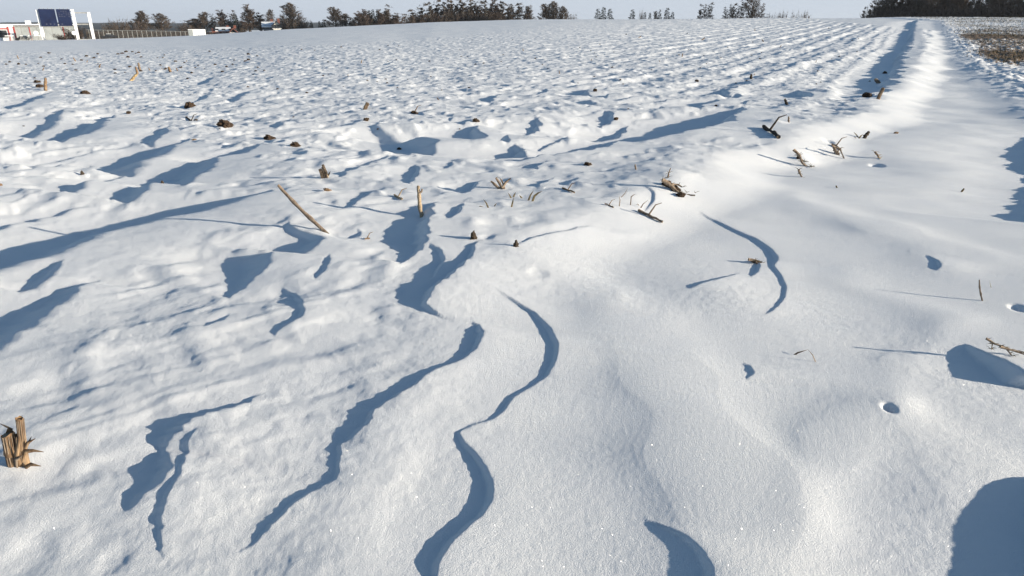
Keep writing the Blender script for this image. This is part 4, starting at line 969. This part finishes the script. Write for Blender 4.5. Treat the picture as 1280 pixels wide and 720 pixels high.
blades('grass_tuft', 'three upright dark grass blades right of the split pale root stump', (640, 258), [([(640, 248), (637, 244), (635, 241)], 2), ([(641, 247), (643, 243), (645, 240)], 2.2), ([(639, 259), (641, 252), (642, 247)], 2.2), ([(653, 248), (651, 246), (649, 244)], 2.4)], 'grass')
blades('grass_tuft', 'pair of long dark grass blades bowing right in the snow', (662, 251), [([(660, 251), (663, 244), (667, 238)], 2.4), ([(665, 252), (668, 245), (673, 241), (678, 239)], 3)], 'grass')
blades('grass_tuft', 'thin pale grasses with bent tips before the rotten stick', (790, 256), [([(774, 258), (775, 250), (774, 245)], 1.4), ([(775, 247), (781, 242), (785, 235)], 1.2), ([(788, 257), (789, 246), (793, 243), (797, 244)], 1.5), ([(800, 260), (804, 255), (810, 250)], 1.5), ([(801, 258), (797, 255), (794, 257)], 1.2), ([(780, 251), (786, 252)], 1)], 'stick')
blades('grass_tuft', 'fine straw at the left of the thin twig above the corn stub', (1228, 372), [([(1240, 360), (1238, 356), (1237, 350)], 1)], 'grass')
blades('grass_tuft', 'whisk of thin straws rising right of the dark twig stub', (1072, 172), [([(1074, 172), (1070, 168), (1067, 165)], 2), ([(1073, 173), (1076, 170), (1079, 168)], 2), ([(1071, 173), (1068, 171)], 2)], 'grass')
# small clods and straws all over the field
rg = random.Random(21)
def scatter(n, ulo, uhi, vlo, vhi, pw, wlo, whi):
    for i in range(n):
        for _ in range(20):
            u = rg.uniform(ulo, uhi); v = vlo + (vhi - vlo) * rg.random() ** pw
            if v > np.interp(u, [0, 300, 500, 580, 650, 720, 1060, 1130], [64, 60, 52, 46, 38, 28, 26, 30]) + 1.5 and u < 1150 - max(0, (v - 60)) * 1.3: break
        wpx = rg.uniform(wlo, whi); 
        if rg.random() < .86: clod(u, v, wpx * .75, wpx * .38, 'tiny brown clod poking through the far field snow', rg.randrange(5), 'tiny clods all over the far field', rz=rg.random() * 6)
        else:
            b, t = gpt(u, v); o = bpy.data.objects.new('stubble_stalk', STRAW); COL.objects.link(o); o.location = b; s = rg.uniform(2, 4.5) * t / FPX; o.scale = (s, s, s)
            o.rotation_euler = (rg.uniform(-.7, .7), rg.uniform(-.9, .9), rg.random() * 6); tag(o, 'tiny pale stubble stalk in the far field snow', 'stubble', 'tiny stubble stalks in the far field')
m = MB(); m.tube([(0, 0, -.5), (.03, 0, .3), (0, 0, 1)], [.17, .16, .13], 6); STRAW = m.mesh('stubble_stalk', M['straw'])
scatter(70, 0, 330, 64, 92, 1.0, 2.5, 6)
scatter(60, 300, 1100, 50, 110, 1.0, 2, 4.5)
scatter(34, 380, 1100, 32, 80, 1.0, 1.5, 3)
scatter(16, 0, 900, 95, 175, 1.0, 3, 5.5)
# dry grass and weeds on the right-hand strip (uncountable)
def strip_grass():
    r_ = np.random.RandomState(4); N = 150000; p = _V[0, 0] + 95 * r_.rand(N) ** 1.3; db = 34 * r_.rand(N) ** 1.1
    l = np.interp(p, _V[:, 0], _V[:, 1]) + db; X = l * ca + p * sa; Y = -l * sa + p * ca
    dens = ss(-.35, .55, fbm(X * .22, Y * .16, 3, 71) + .35 * noise(X * 1.4, Y * 1.4, 72) + .1) * ss(0, 3, db) * ss(16, 26, p)
    keep = (r_.rand(N) < dens) & (X / np.maximum(Y, 1) < 1.25); X, Y = X[keep], Y[keep]; Z = height(X, Y); n = len(X)
    a = r_.rand(n) * 6.28; L = .05 + .12 * r_.rand(n); W_ = (.004 + .007 * r_.rand(n)); lean = (r_.rand(n) - .2) * 1.1; b = r_.rand(n) * 6.28
    base = np.stack([X, Y, Z - .01], 1); sd = np.stack([np.cos(a) * W_, np.sin(a) * W_, 0 * a], 1)
    mid = base + np.stack([np.cos(b) * lean * L * .3, np.sin(b) * lean * L * .3, L * .6], 1); tip = base + np.stack([np.cos(b) * lean * L, np.sin(b) * lean * L, L * .8], 1)
    V = np.stack([base - sd, base + sd, mid + sd * .8, tip, mid - sd * .8], 1).reshape(-1, 3)
    F = [tuple(range(5 * i, 5 * i + 5)) for i in range(n)]
    m = MB(); m.v = V.tolist(); m.f = F; tag(m.build('dry_grass', M['grass']), 'brown dead grass and weeds poking through snow on the right strip', 'grass', kind='stuff')
strip_grass()
# ------------------------------------------------------------ air
def haze():
    b = MB(); b.box(-2900, 2900, -60, 3450, -60, 45); m = bpy.data.materials.new('haze'); m.use_nodes = True; n = m.node_tree.nodes
    n.remove(n['Principled BSDF']); pv = n.new('ShaderNodeVolumePrincipled'); pv.inputs['Color'].default_value = (.80, .88, 1, 1); pv.inputs['Density'].default_value = .00012; pv.inputs['Anisotropy'].default_value = .2
    m.node_tree.links.new(pv.outputs[0], n['Material Output'].inputs['Volume'])
    tag(b.build('haze', m), 'thin pale winter haze over the fields', 'haze', kind='stuff')
haze()
